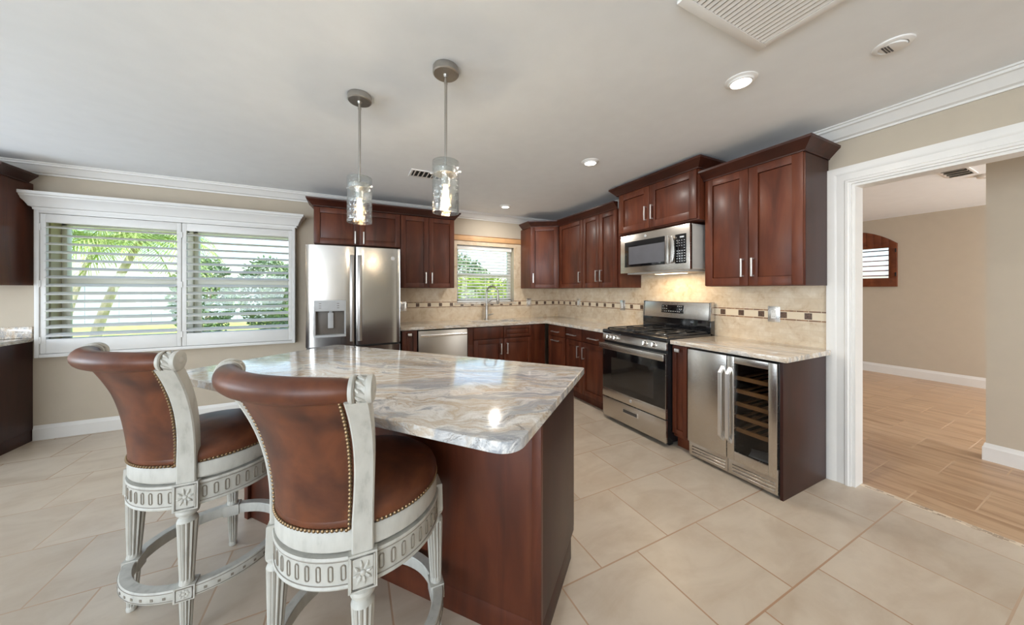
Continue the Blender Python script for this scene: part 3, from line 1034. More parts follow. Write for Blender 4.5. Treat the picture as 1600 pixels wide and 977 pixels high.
# --- base units, back wall (fronts y 3.86)
c = thing('base_cabinet', 'narrow dark pull-out base cabinet between refrigerator and dishwasher', 'cabinet', (.502, 3.862, 0))
MB().box(0, .172, 0, .60, .1, .884).box(0, .172, .06, .6, 0, .1).build('body', M['cherry'], c, bevel=.002)
d = shaker(c, .003, .169, .11, .875, st=.045); knob(d, .086, .835)
c = thing('base_cabinet', 'reddish cherry sink base cabinet under the sink window', 'cabinet', (1.292, 3.862, 0))
MB().box(0, 1.13, 0, .60, .1, .655).box(0, 1.13, 0, .05, .655, .884).box(0, .06, .05, .6, .655, .884).box(1.07, 1.13, .05, .6, .655, .884).box(0, 1.0, .06, .6, 0, .1).build('body', M['cherry'], c, bevel=.002)
shaker(c, .07, .478, .725, .872, 'drawer_front', st=.04, flat=True)
shaker(c, .486, .90, .725, .872, 'drawer_front', st=.04)
d = shaker(c, .07, .478, .11, .715); bar_pull(d, .44, .585)
d = shaker(c, .486, .90, .11, .715); bar_pull(d, .528, .585)
# --- base units, right wall (fronts x 2.45)
c = thing('base_cabinet', 'cherry corner base cabinet with a drawer over a pull-out door', 'cabinet', (2.472, 3.838, 0), RB)
MB().box(0, .415, 0, .56, .1, .884).box(0, .415, .05, .56, 0, .1).build('body', M['cherry'], c, bevel=.002)
d = shaker(c, .02, .41, .735, .872, 'drawer', flat=True); bar_pull(d, .20, .79, False, .16)
d = shaker(c, .02, .41, .11, .725); bar_pull(d, .20, .672, False, .16)
c = thing('base_cabinet', 'cherry base cabinet with two drawers and two doors beside the stove', 'cabinet', (2.472, 3.421, 0), RB)
MB().box(0, .752, 0, .56, .1, .884).box(0, .752, .05, .56, 0, .1).build('body', M['cherry'], c, bevel=.002)
d = shaker(c, .02, .332, .735, .872, 'drawer', flat=True); bar_pull(d, .145, .79, False, .17)
d = shaker(c, .338, .735, .735, .872, 'drawer', flat=True); bar_pull(d, .545, .79, False, .17)
d = shaker(c, .02, .332, .11, .725); bar_pull(d, .272, .60)
d = shaker(c, .338, .735, .11, .725); bar_pull(d, .372, .60)
c = thing('base_cabinet', 'narrow cherry pull-out cabinet between stove and beverage cooler', 'cabinet', (2.472, 1.874, 0), RB)
MB().box(0, .138, 0, .56, .1, .884).box(0, .138, .05, .56, 0, .1).build('body', M['cherry'], c, bevel=.002)
d = shaker(c, .003, .135, .13, .875, st=.036); knob(d, .058, .838)
# end panel
tag(MB().box(2.447, RX-.036, 1.077, 1.096, 0, .884).build('cabinet_end_panel', M['panel'], bevel=.002), 'dark cherry end panel closing the beverage cooler bay', 'panel')

# --- worktops
ct = MB()
Z0, Z1 = .885, .918
SX0, SX1, SY0, SY1 = 1.42, 2.12, 3.93, 4.30
for a, b in ((.488, SX0), (SX1, RX-.009)):
    ct.box(a, b, 3.832, BY-.009, Z0, Z1)
ct.box(SX0, SX1, 3.832, SY0, Z0, Z1).box(SX0, SX1, SY1, BY-.009, Z0, Z1)
ct.box(2.42, RX-.009, 2.655, 3.832, Z0, Z1)
tag(ct.build('countertop', M['granite_back'], smooth=False), 'L-shaped pale stone counter around the sink corner', 'countertop')
tag(MB().box(2.42, RX-.04, 1.048, 1.872, Z0, Z1).box(RX-.04, RX-.009, 1.08, 1.872, Z0, Z1).build('countertop', M['granite'], bevel=.003), 'short stone counter above the beverage cooler', 'countertop')

sk = thing('kitchen_sink', 'undermount sink basin set in the counter below the window', 'sink', (0, 0, 0))
b_ = MB()
b_.box(SX0-.012, SX0, SY0-.012, SY1+.012, .68, .884).box(SX1, SX1+.012, SY0-.012, SY1+.012, .68, .884)
b_.box(SX0, SX1, SY0-.012, SY0, .68, .884).box(SX0, SX1, SY1, SY1+.012, .68, .884).box(SX0, SX1, SY0, SY1, .668, .68)
b_.build('basin', M['white_plastic'], sk, smooth=False)
MB().lathe([(.045, 0), (.045, .004), (.03, .004), (.02, .002)], 24, tf=Matrix.Translation((1.77, 4.12, .68))).build('drain', M['nickel'], sk)

fc = thing('kitchen_faucet', 'tall brushed nickel spring-neck faucet behind the sink', 'faucet', (1.745, 4.365, .918))
MB().lathe([(.032, 0), (.032, .012), (.022, .02), (.021, .20), (.016, .215), (.014, .28)], 20).build('body', M['nickel_dark'], fc)
pts = [(0, 0, .27), (0, 0, .40)]
for k in range(1, 13):
    a = PI*k/12
    pts.append((0.0+.055*(1-math.cos(a)), -.075*(1-math.cos(a)), .40+.085*math.sin(a)))
pts += [(.11, -.15, .36)]
MB().tube(pts, .0125, 12).build('spout', M['nickel_dark'], fc)
MB().lathe([(.012, 0), (.02, .012), (.02, .07), (.016, .10), (.015, .135)], 16, tf=Matrix.Translation((.11, -.15, .23))).build('spray_head', M['nickel_dark'], fc)
MB().tube([(0, 0, .24), (.055, -.075, .29), (.108, -.147, .30)], .006, 8).build('support_arm', M['nickel_dark'], fc)
MB().tube([(0, 0, .07), (.045, -.01, .072), (.095, -.02, .085)], [.011, .008, .007], 10).build('handle', M['nickel_dark'], fc)

# ================================================================ island (local x along its length towards the stools' left, local y across)
TH = math.radians(40.3)
isl_rot = TH
u_ = Vector((math.cos(TH), math.sin(TH)))
v_ = Vector((-math.sin(TH), math.cos(TH)))
isl = thing('kitchen_island', 'large cherry kitchen island base with plain panels', 'island', (0, 0, 0), isl_rot)
# local x = u (away from the stools), local y = v (along the island)
IU0, IU1, IV0, IV1 = 1.125, 1.66, .372, 2.20
bd = MB()
bd.box(IU0+.012, IU1, IV0+.019, IV1-.019, .1, .882)
bd.box(IU0+.012, IU1-.07, IV0+.019, IV1-.019, 0, .1)
bd.build('body', M['cherry'], isl, bevel=.002)
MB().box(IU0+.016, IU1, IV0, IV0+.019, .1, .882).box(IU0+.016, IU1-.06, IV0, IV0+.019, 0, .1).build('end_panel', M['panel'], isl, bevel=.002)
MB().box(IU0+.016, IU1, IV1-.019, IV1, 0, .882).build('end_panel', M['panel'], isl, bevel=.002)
MB().box(IU0-.006, IU0+.016, IV0-.002, IV0+.034, 0, .882).build('corner_post', M['cherry'], isl, bevel=.002)
MB().box(IU0-.006, IU0+.016, IV1-.034, IV1+.002, 0, .882).build('corner_post', M['cherry'], isl, bevel=.002)
for k in range(4):
    a = IV0+.004+k*(IV1-IV0-.008)/4
    b = a+(IV1-IV0-.008)/4-.004
    m = MB()
    m.box(IU1+.001, IU1+.022, a, a+.058, .11, .875).box(IU1+.001, IU1+.022, b-.058, b, .11, .875)
    m.box(IU1+.001, IU1+.022, a+.058, b-.058, .11, .168).box(IU1+.001, IU1+.022, a+.058, b-.058, .817, .875).box(IU1+.001, IU1+.012, a+.058, b-.058, .168, .817)
    d = m.build('door', M['cherry'], isl, bevel=.002)
    hx = b-.035 if k % 2 == 0 else a+.035
    MB().box(IU1+.048, IU1+.056, hx-.006, hx+.006, .70, .84).box(IU1+.022, IU1+.048, hx-.006, hx+.006, .70, .712).box(IU1+.022, IU1+.048, hx-.006, hx+.006, .828, .84).build('handle', M['nickel'], d, bevel=.0015)
def rrect(x0, x1, y0, y1, rs, n=8):
    out = []
    for (cx, cy, a0), r in zip(((x0, y0, PI), (x1, y0, 1.5*PI), (x1, y1, 0), (x0, y1, .5*PI)), rs):
        ox = x0+r if cx == x0 else x1-r
        oy = y0+r if cy == y0 else y1-r
        for k in range(n+1):
            a = a0+.5*PI*k/n
            out.append((ox+r*math.cos(a), oy+r*math.sin(a)))
    return out
it = MB().prism(rrect(.803, 1.775, .338, 2.262, (.07, .012, .02, .03)), .883, .918).build('island_countertop', M['granite_island'], bevel=.005, segs=3)
it.rotation_euler = (0, 0, isl_rot)
tag(it, 'polished white, grey and beige veined stone top of the island', 'countertop')
# ================================================================ appliances
def emblem(parent, c, r, tf):
    """round badge: raised ring with two looping strokes"""
    m = MB()
    ring = [(r*math.cos(2*PI*k/24), r*math.sin(2*PI*k/24), 0) for k in range(24)]
    m.tube(ring, r*.09, 6, 0, True, tf=tf)
    m.lathe([(r*.97, -.0005), (r*.97, .0006)], 24, 1, tf=tf)
    for s_ in (-1, 1):
        pts = []
        for k in range(15):
            a = 2*PI*k/14+.5
            pts.append((s_*r*.34+r*.27*math.cos(a)+.15*r*math.sin(a), r*.5*math.sin(a)*(1 if s_ > 0 else .85), .0008))
        m.tube(pts, r*.06, 5, 0, tf=tf)
    return m.build('emblem', [M['nickel'], M['grey_plastic']], parent)

# --- refrigerator
fr = thing('refrigerator', 'stainless french-door refrigerator with an ice and water dispenser', 'refrigerator', (-.407, 3.66, 0))
W = .872
MB().box(.004, W-.004, .075, .78, .03, 1.775).box(.05, W-.05, .10, .6, 0, .03).box(.03, .13, .03, .15, 1.775, 1.79).box(W-.13, W-.03, .03, .15, 1.775, 1.79).build('body', M['dark_grey'], fr, bevel=.004)
def bowed(x0, x1, depth=.07, bow=.016, n=10, edge=.012):
    """door plan: softly bowed front, rounded edges"""
    pts = [(x0, depth), (x0, edge+.008)]
    for k in range(n+1):
        s_ = k/n
        x = x0+.004+(x1-x0-.008)*s_
        g = x/W
        pts.append((x, .016-bow*4*g*(1-g)+(edge*.55 if k in (0, n) else 0)))
    pts += [(x1, edge+.008), (x1, depth)]
    return pts
def frontx(x):
    g = x/W
    return .016-.016*4*g*(1-g)
dl = MB()
DX0, DX1 = .076, .346
dl.prism(bowed(.002, .4305), .785, .888)
dl.prism(bowed(.002, .4305), 1.238, 1.786)
dl.prism([(.002, .07)]+[p for p in bowed(.002, .4305) if p[0] < DX0][1:]+[(DX0, frontx(DX0)), (DX0, .07)], .888, 1.238)
dl.prism([(DX1, .07), (DX1, frontx(DX1))]+[p for p in bowed(.002, .4305) if p[0] > DX1], .888, 1.238)
dl.box(DX0, DX1, .062, .07, .888, 1.238)
door_l = dl.build('door', M['steel'], fr, ang=50)
dr = MB().prism(bowed(.4375, .870), .785, 1.786)
door_r = dr.build('door', M['steel'], fr, ang=50)
MB().prism(bowed(.002, .870), .06, .765).build('freezer_drawer', M['steel'], fr, ang=50)
for d_, hx in ((door_l, .384), (door_r, .455)):
    m = MB()
    m.prism([(hx, frontx(hx)+.002), (hx+.004, frontx(hx)-.012), (hx+.022, frontx(hx)-.016), (hx+.038, frontx(hx)-.012), (hx+.042, frontx(hx)+.002)], .825, 1.70)
    m.build('handle', M['steel_dark'], d_, bevel=.002)
    d_['label'] = 'stainless refrigerator door'
MB().box(.20, .67, -.035, -.02, .70, .725).box(.21, .23, -.02, .004, .70, .725).box(.64, .66, -.02, .004, .70, .725).build('handle', M['nickel'], fr, bevel=.003)
dp = MB()
dp.box(DX0-.004, DX1+.004, -.006, .03, 1.136, 1.242, 0)
dp.box(DX0-.004, DX0+.010, -.004, .06, .884, 1.136, 0).box(DX1-.010, DX1+.004, -.004, .06, .884, 1.136, 0)
dp.box(DX0+.010, DX1-.010, .052, .06, .902, 1.136, 1)
dp.box(DX0-.004, DX1+.004, -.014, .06, .880, .902, 0)
dsp = dp.build('dispenser', [M['grey_plastic'], M['recess']], fr, bevel=.002)
MB().box(.190, .238, .022, .034, .965, 1.118).box(.20, .228, .030, .052, 1.10, 1.136).build('paddle', M['grey_plastic'], dsp, bevel=.004)
for i in (0, 1):
    for j in range(3):
        MB().box(.115+i*.155, .135+i*.155, -.0072, -.0058, 1.165+j*.022, 1.170+j*.022).build('button', M['recess'], dsp, smooth=False)
emblem(door_r, None, .02, Matrix.Translation((.795, frontx(.795)-.001, 1.683))@Matrix.Rotation(PI/2, 4, 'X'))

# --- dishwasher
dw = thing('dishwasher', 'stainless dishwasher with a straight bar handle under the sink counter', 'dishwasher', (.682, 3.862, 0))
MB().box(.004, .596, .0, .58, .1, .872).box(.01, .59, .05, .5, 0, .1).build('body', M['black'], dw)
d = MB().box(.004, .596, -.026, -.001, .105, .868).build('door', M['steel_dw'], dw, bevel=.004)
MB().tube([(.022+.556*k/12, -.062-.008*math.sin(PI*k/12), .815) for k in range(13)], .016, 10, rx=.008).box(.03, .05, -.06, -.026, .805, .825).box(.55, .57, -.06, -.026, .805, .825).build('handle', M['nickel'], d)

# --- stove
st = thing('gas_stove', 'stainless gas range with black oven door, front knobs and tall backguard', 'stove', (2.405, 2.652, 0), RB)
SW = .776
MB().box(.004, SW-.004, 0, .60, .035, .90).box(.03, .07, .05, .1, 0, .035).box(SW-.07, SW-.03, .05, .1, 0, .035).box(.03, .07, .5, .55, 0, .035).box(SW-.07, SW-.03, .5, .55, 0, .035).build('body', M['black'], st, bevel=.003)
d = MB().box(.004, SW-.004, -.024, -.001, .04, .234).build('drawer', M['steel_x'], st, bevel=.004)
hm = MB()
hm.box(.285, .47, -.029, -.024, .145, .152, 0).box(.285, .47, -.029, -.024, .183, .19, 0).box(.285, .292, -.029, -.024, .152, .183, 0).box(.463, .47, -.029, -.024, .152, .183, 0).box(.292, .463, -.0255, -.024, .152, .183, 1)
hm.build('handle', [M['nickel'], M['dark_grey']], d, bevel=.0015)
od = MB()
od.box(.004, SW-.004, -.028, -.001, .244, .325, 0)
od.box(.004, SW-.004, -.026, -.001, .325, .80, 1)
door = od.build('oven_door', [M['steel_x'], M['black_gloss']], st, bevel=.003)
MB().box(.13, SW-.13, -.0268, -.026, .385, .66).build('oven_window', plain('oven_window_glass', srgb(38, 33, 29), .05, coat=.5), door)
emblem(door, None, .015, Matrix.Translation((SW/2, -.0285, .285))@Matrix.Rotation(PI/2, 4, 'X'))
hb_ = MB().box(-.004, SW+.004, -.072, -.056, .742, .80).box(.02, .05, -.056, -.026, .755, .79).box(SW-.05, SW-.02, -.056, -.026, .755, .79)
hb_.build('handle', M['steel_x'], door, bevel=.005)
cp_ = MB().prism([(-.030, .828), (0, .828), (0, .896), (-.018, .896)], .004, SW-.004, 'x').build('control_panel', M['steel_x'], st, bevel=.002)
for kx in (.095, .192, .556, .652):
    k_ = MB()
    tfk = Matrix.Translation((kx, -.024, .862))@Matrix.Rotation(math.radians(80), 4, 'X')
    k_.lathe([(.025, 0), (.025, .006), (.021, .008), (.019, .03), (.016, .034), (0.0001, .034)], 24, tf=tfk)
    k_.box(-.004, .004, -.018, .018, .03, .040, tf=tfk)
    k_.build('knob', M['nickel'], cp_)
MB().prism([(-.022, .898), (-.026, .91), (-.022, .932), (.0, .936), (.60, .936), (.60, .90)], .0, SW, 'x').build('cooktop', M['black'], st, bevel=.003)
for gx in (.03, .40):
    g = MB()
    w_ = .345
    for yy in (.03, .30, .56):
        g.box(gx, gx+w_, yy-.006, yy+.006, .943, .953)
    for xx in (0, .115, .23, w_):
        g.box(gx+xx-.006, gx+xx+.006, .03, .56, .943, .953)
    for xx in (0, w_):
        for yy in (.03, .30, .56):
            g.box(gx+xx-.007, gx+xx+.007, yy-.007, yy+.007, .936, .947)
    g.build('grate', M['iron'], st, bevel=.002)
for bx in (.2, .575):
    for by in (.16, .44):
        m = MB()
        m.lathe([(.055, 0), (.055, .006), (.04, .010), (.04, .012)], 24, 0, tf=Matrix.Translation((bx, by, .9355)))
        m.lathe([(.032, .012), (.034, .018), (.01, .021), (.0001, .021)], 24, 1, tf=Matrix.Translation((bx, by, .9355)))
        m.build('burner', [M['nickel'], M['iron']], st)
bgd = MB()
bgd.box(0, SW, .575, .637, .90, 1.055, 0)
bgd.prism([(.572, 1.055), (.64, 1.055), (.64, 1.225), (.592, 1.225), (.585, 1.222)], .016, SW-.016, 'x', 1)
bgd.prism([(.570, 1.05), (.642, 1.05), (.642, 1.228), (.592, 1.228), (.583, 1.224)], 0, .016, 'x', 1)
bgd.prism([(.570, 1.05), (.642, 1.05), (.642, 1.228), (.592, 1.228), (.583, 1.224)], SW-.016, SW, 'x', 1)
bg_ = bgd.build('backguard', [M['black_gloss'], M['steel_x']], st, bevel=.003)
tfp = Matrix.Translation((0, .5785, 1.148))@Matrix.Rotation(math.radians(-5), 4, 'X')
dsp = MB().box(.245, .50, -.004, .004, -.042, .042, tf=tfp).build('display', M['black_gloss'], bg_, bevel=.002)
ky = MB()
for i, xx in enumerate((.258, .280, .302, .430, .452, .474)):
    for zz in (-.028, 0, .026):
        if (i+int(zz*100)) % 5 != 3:
            ky.box(xx, xx+.010, -.0046, -.004, zz, zz+.005, tf=tfp)
for xx in (.33, .355, .38, .405):
    ky.box(xx, xx+.012, -.0046, -.004, -.026, -.020, tf=tfp)
ky.build('keypad', M['key'], dsp, smooth=False)

# --- microwave over the stove
mw = thing('microwave_oven', 'stainless over-the-range microwave with black window and keypad', 'microwave', (2.632, 2.619, 1.522), RB)
MW = .80
MB().box(.004, MW-.004, .012, .41, .008, .40).box(.05, MW-.05, .02, .38, -.012, .008).build('body', M['silver_paint'], mw, bevel=.003)
door = MB().box(0, MW, -.030, .0, .0, .397).build('door', M['steel_x'], mw, bevel=.004)
MB().box(.006, MW-.006, .0, .012, .006, .393).build('gasket', M['black'], mw)
wm = MB().box(.062, .572, -.0325, -.030, .062, .325).build('window', M['black_gloss'], door, bevel=.001)
MB().box(.118, .552, -.0332, -.0325, .088, .27).build('window_mesh', plain('microwave_window_mesh', srgb(92, 92, 96), .25, coat=.6), wm)
pts = []
MB().box(.578, .612, -.062, -.046, .06, .32).box(.578, .612, -.047, -.03, .06, .085).box(.578, .612, -.047, -.03, .295, .32).prism([(.612, .06), (.655, .075), (.668, .12), (.672, .19), (.668, .26), (.655, .305), (.612, .32), (.622, .285), (.63, .19), (.622, .095)], -.062, -.048, 'y').build('handle', M['nickel'], door, bevel=.003)
pn = MB().box(.660, .768, -.0325, -.030, .058, .318).build('control_panel', M['black_gloss'], door, bevel=.001)
ky = MB()
ky.box(.708, .748, -.0332, -.0325, .285, .298)
for i in range(4):
    for j in range(9):
        if j == 5 and i < 3:
            continue
        ky.box(.675+i*.024, .675+i*.024+(.012 if j < 5 else .008), -.0332, -.0325, .075+j*.023, .075+j*.023+.0055)
ky.build('keypad', M['key'], pn, smooth=False)
emblem(door, None, .014, Matrix.Translation((.33, -.0305, .36))@Matrix.Rotation(PI/2, 4, 'X'))
MB().box(.25, .55, .20, .30, -.0135, -.012).build('task_light', emis('warm_task_lens', (1, .82, .58, 1), 6), mw)
light('microwave_task_lamp', 'AREA', (2.80, 2.22, 1.502), (0, 0, 0), 3.2, (1, .78, .52), shape='RECTANGLE', size=.16, size_y=.5)

# --- beverage and wine cooler
wc = thing('beverage_cooler', 'two-door stainless beverage cooler with a glass door showing wine racks', 'cooler', (2.452, 1.7165, 0), RB)
b_ = MB()
b_.box(0, .303, 0, .55, .02, .87, 0)
b_.box(.303, .335, 0, .55, .13, .87, 1).box(.585, .617, 0, .55, .13, .87, 1).box(.335, .585, .5, .55, .13, .87, 1).box(.335, .585, 0, .5, .835, .87, 1).box(.303, .617, 0, .55, .02, .165, 1)
b_.build('body', [M['dark_grey'], M['black']], wc)
d = MB().box(.001, .302, -.024, -.001, .13, .868).build('door', M['steel_x'], wc, bevel=.003)
def cooler_handle(p, x):
    m = MB()
    prof_ = [(-.024, .79), (-.024, .765), (-.052, .735), (-.052, .30), (-.024, .268), (-.024, .243), (-.066, .288), (-.066, .745)]
    m.prism(prof_, x-.012, x+.012, 'x')
    return m.build('handle', M['satin'], p, bevel=.003)
cooler_handle(d, .276)
g = MB()
GX0, GX1 = .355, .566
g.box(.306, GX0, -.024, -.001, .13, .868).box(GX1, .614, -.024, -.001, .13, .868).box(GX0, GX1, -.024, -.001, .13, .198).box(GX0, GX1, -.024, -.001, .822, .868)
d = g.build('glass_door', M['steel_x'], wc, bevel=.003)
MB().box(GX0, GX1, -.014, -.010, .198, .822).build('glass', M['smoked'], d, smooth=False)
cooler_handle(d, .328)
MB().box(.614, .619, -.024, .0, .10, .19).build('hinge', M['nickel'], d, bevel=.001)
for z in (.713, .620, .527, .435, .342):
    s_ = MB()
    s_.box(.34, .58, .028, .046, z-.016, z+.012)
    for k in range(4):
        s_.box(.345+k*.062, .365+k*.062, .046, .44, z-.010, z-.001)
    s_.box(.34, .58, .40, .415, z-.012, z)
    s_.build('wine_shelf', M['rack_wood'], wc, bevel=.002)
gr = MB()
gr.box(.002, .303, -.006, .0, .02, .124, 0).box(.306, .612, -.006, .0, .02, .124, 0)
for z in (.035, .058, .081):
    gr.prism([(-.006, z), (-.016, z+.004), (-.016, z+.011), (-.006, z+.016)], .03, .285, 'x', 0)
    gr.prism([(-.006, z), (-.016, z+.004), (-.016, z+.011), (-.006, z+.016)], .335, .595, 'x', 0)
gr.build('grille', M['steel_x'], wc, bevel=.001)
bk = MB()
bk.box(-.075, .075, -.10, .10, 0, .004, 0, tf=Matrix.Rotation(.3, 4, 'Z')).box(-.07, .07, -.095, .095, .004, .012, 0, tf=Matrix.Rotation(.42, 4, 'Z')).box(-.02, .02, -.09, -.05, .012, .0125, 1, tf=Matrix.Rotation(.42, 4, 'Z'))
o = bk.build('booklet', [plain('booklet_paper', srgb(206, 216, 232), .6), plain('booklet_blue', srgb(70, 96, 140), .6)])
o.location = (2.60, 1.235, .1655)
tag(o, 'white and blue booklet lying in the bottom of the cooler', 'booklet')

# --- outlet plates
def outlet(loc, rz, label):
    t = thing('outlet_plate', label, 'outlet', loc, rz, 'pewter outlet plates on the backsplash')
    m = MB()
    for a, b, y0 in ((.0425, .0625, -.005), (.037, .057, -.009)):
        m.box(-a, a, y0, 0 if y0 > -.006 else -.005, -b, b)
    m.build('plate', M['nickel'], t, bevel=.003)
    r = MB()
    r.box(-.0165, .0165, -.011, -.009, -.034, .034)
    r.build('receptacle', M['white_plastic'], t, bevel=.002)
    s_ = MB()
    for z in (-.018, .018):
        s_.box(-.007, -.005, -.0115, -.011, z-.004, z+.005).box(.005, .007, -.0115, -.011, z-.004, z+.005)
    s_.build('slots', M['vent_dark'], t, smooth=False)
    return t
op = outlet((RX-.008, 1.405, 1.148), RB, 'silver outlet plate on the backsplash right of the stove')
dup(op, (RX-.008, 3.035, 1.155), RB, 'silver outlet plate on the backsplash just left of the stove')
dup(op, (RX-.008, 3.92, 1.155), RB, 'silver outlet plate below the single-door wall cabinet near the corner')
dup(op, (2.505, BY-.008, 1.155), 0, 'silver outlet plate on the window wall right of the sink window')
dup(op, (.60, BY-.008, 1.13), 0, 'silver switch plate beside the refrigerator')  # light switch, reusing the outlet shape

# ================================================================ ceiling fixtures
def downlight(x, y, label, first=None):
    if first is None:
        t = thing('recessed_light', label, 'ceiling light', (x, y, CZ), 0, 'lit recessed ceiling lights')
        MB().lathe([(.046, -.004), (.048, -.018), (.055, -.017), (.060, -.009), (.074, -.004), (.076, 0)], 36).build('trim_ring', M['white_plastic'], t)
        MB().lathe([(.0001, -.017), (.035, -.016), (.0475, -.012), (.0475, -.004)], 32).build('lens', M['lamp_white'], t)
    else:
        t = dup(first, (x, y, CZ), 0, label)
    light('downlight_lamp', 'AREA', (x, y, CZ-.024), (0, 0, 0), 9, (1, .95, .88), shape='DISK', size=.09)
    return t
dl0 = downlight(1.885, 1.022, 'lit recessed light in front of the right-hand wall cabinet, nearest one')
downlight(1.88, 2.25, 'lit recessed light in front of the microwave, middle one', dl0)
downlight(1.84, 3.93, 'lit recessed light near the sink window, farthest one', dl0)

gb = thing('round_ceiling_vent', 'round white ceiling fixture with a tilted slotted disc', 'ceiling vent', (2.245, .563, CZ))
MB().lathe([(.045, -.002), (.048, -.010), (.056, -.010), (.066, -.005), (.068, 0)], 36).build('ring', M['white_plastic'], gb)
ds = MB()
tfv = Matrix.Translation((0, 0, -.010))@Matrix.Rotation(math.radians(9), 4, 'X')
ds.lathe([(.0001, -.005), (.030, -.005), (.045, -.002), (.045, .006)], 32, 0, tf=tfv)
for k in range(9):
    for j in range(3):
        ds.box(-.034+k*.0075, -.0295+k*.0075, .004+j*.0095, .010+j*.0095, -.0062, -.004, 1, tf=tfv)
ds.build('disc', [M['white_plastic'], M['dark_grey']], gb)

vt = thing('return_air_grille', 'large square white louvred air return in the ceiling', 'ceiling vent', (1.43, .57, CZ))
m = MB()
for a in ((-.285, .285, -.285, -.245), (-.285, .285, .245, .285), (-.285, -.245, -.245, .245), (.245, .285, -.245, .245)):
    m.box(a[0], a[1], a[2], a[3], -.014, 0)
m.build('frame', M['white_plastic'], vt, bevel=.004)
m = MB()
for k in range(20):
    x = -.2328+k*.0245
    m.box(-.0088, .0088, -.245, .245, -.001, .001, tf=Matrix.Translation((x, 0, -.010))@Matrix.Rotation(math.radians(12), 4, 'Y'))
m.build('slats', M['white_plastic'], vt, smooth=False)
MB().box(-.245, .245, -.245, .245, -.0012, -.0002).build('backing', M['dark_grey'], vt, smooth=False)  # dark sheet standing in for shade between the slats

def register(loc, w, d, n, label, rz=0, sw_=.010, back='vent_dark'):
    t = thing('ceiling_register', label, 'ceiling vent', loc, rz)
    m = MB()
    a, b = w/2, d/2
    m.box(-a, a, -b, -b+.02, -.008, 0).box(-a, a, b-.02, b, -.008, 0).box(-a, -a+.02, -b+.02, b-.02, -.008, 0).box(a-.02, a, -b+.02, b-.02, -.008, 0)
    m.build('frame', M['white_plastic'], t, bevel=.002)
    m = MB()
    for k in range(n):
        x = -a+.02+(k+.5)*(w-.04)/n
        m.box(-sw_, sw_, -b+.02, b-.02, -.001, .001, tf=Matrix.Translation((x, 0, -.007))@Matrix.Rotation(math.radians(-35), 4, 'Y'))
    m.build('slats', M['white_plastic'], t, smooth=False)
    MB().box(-a+.02, a-.02, -b+.02, b-.02, -.0008, -.0002).build('backing', M[back], t, smooth=False)  # sheet coloured dark for the unlit gaps behind the slats
    return t
register((.66, 3.21, CZ), .33, .20, 7, 'small slotted ceiling vent behind the right-hand pendant lamp')
register((5.3, .92, CZ2), .52, .18, 5, 'slotted ceiling vent in the next room', 0, .026, 'recess')
sd = thing('smoke_detector', 'small round white smoke detector on the ceiling of the next room', 'smoke detector', (5.72, .81, CZ2))
MB().lathe([(.0001, -.035), (.04, -.035), (.055, -.026), (.06, 0)], 28).build('cover', M['white_plastic'], sd)
MB().lathe([(.0001, -.037), (.012, -.037), (.014, -.034)], 16).build('test_button', M['grey_plastic'], sd)

def seeded(name):
    t = NT(name)
    t.t.nodes.remove(t.b)
    v = t.coord('Object')
    n = t.noise(v, 46, 2, .5)
    bmp = t.n('ShaderNodeBump')
    bmp.inputs['Strength'].default_value = .75
    bmp.inputs['Distance'].default_value = .008
    t.l(n.outputs[0], bmp.inputs['Height'])
    tr = t.n('ShaderNodeBsdfTransparent')
    tr.inputs[0].default_value = (.93, .95, .95, 1)
    gl = t.n('ShaderNodeBsdfGlossy')
    gl.inputs['Roughness'].default_value = .03
    t.l(bmp.outputs[0], gl.inputs['Normal'])
    lw = t.n('ShaderNodeLayerWeight')
    t.l(bmp.outputs[0], lw.inputs['Normal'])
    pw = t.n('ShaderNodeMath', operation='POWER')
    t.l(lw.outputs['Facing'], pw.inputs[0])
    pw.inputs[1].default_value = 2.6
    fr_ = t.n('ShaderNodeMath', operation='MULTIPLY_ADD')
    t.l(pw.outputs[0], fr_.inputs[0])
    fr_.inputs[1].default_value = .65
    fr_.inputs[2].default_value = .08
    mx = t.n('ShaderNodeMixShader')
    t.l(fr_.outputs[0], mx.inputs[0])
    t.l(tr.outputs[0], mx.inputs[1])
    t.l(gl.outputs[0], mx.inputs[2])
    t.l(mx.outputs[0], t.out.inputs[0])
    return t.m
M['seeded'] = seeded('seeded_glass')
M['clear'] = pane('clear_bulb_envelope', (1, .95, .86, 1), .04)
_t = M['clear'].node_tree
_e = _t.nodes.new('ShaderNodeEmission')
_e.inputs[0].default_value = (1, .72, .40, 1)
_e.inputs[1].default_value = 1.6
_a = _t.nodes.new('ShaderNodeAddShader')
_o = [n for n in _t.nodes if n.type == 'OUTPUT_MATERIAL'][0]
_s0 = _o.inputs[0].links[0].from_socket
_t.links.new(_s0, _a.inputs[0])
_t.links.new(_e.outputs[0], _a.inputs[1])
_t.links.new(_a.outputs[0], _o.inputs[0])

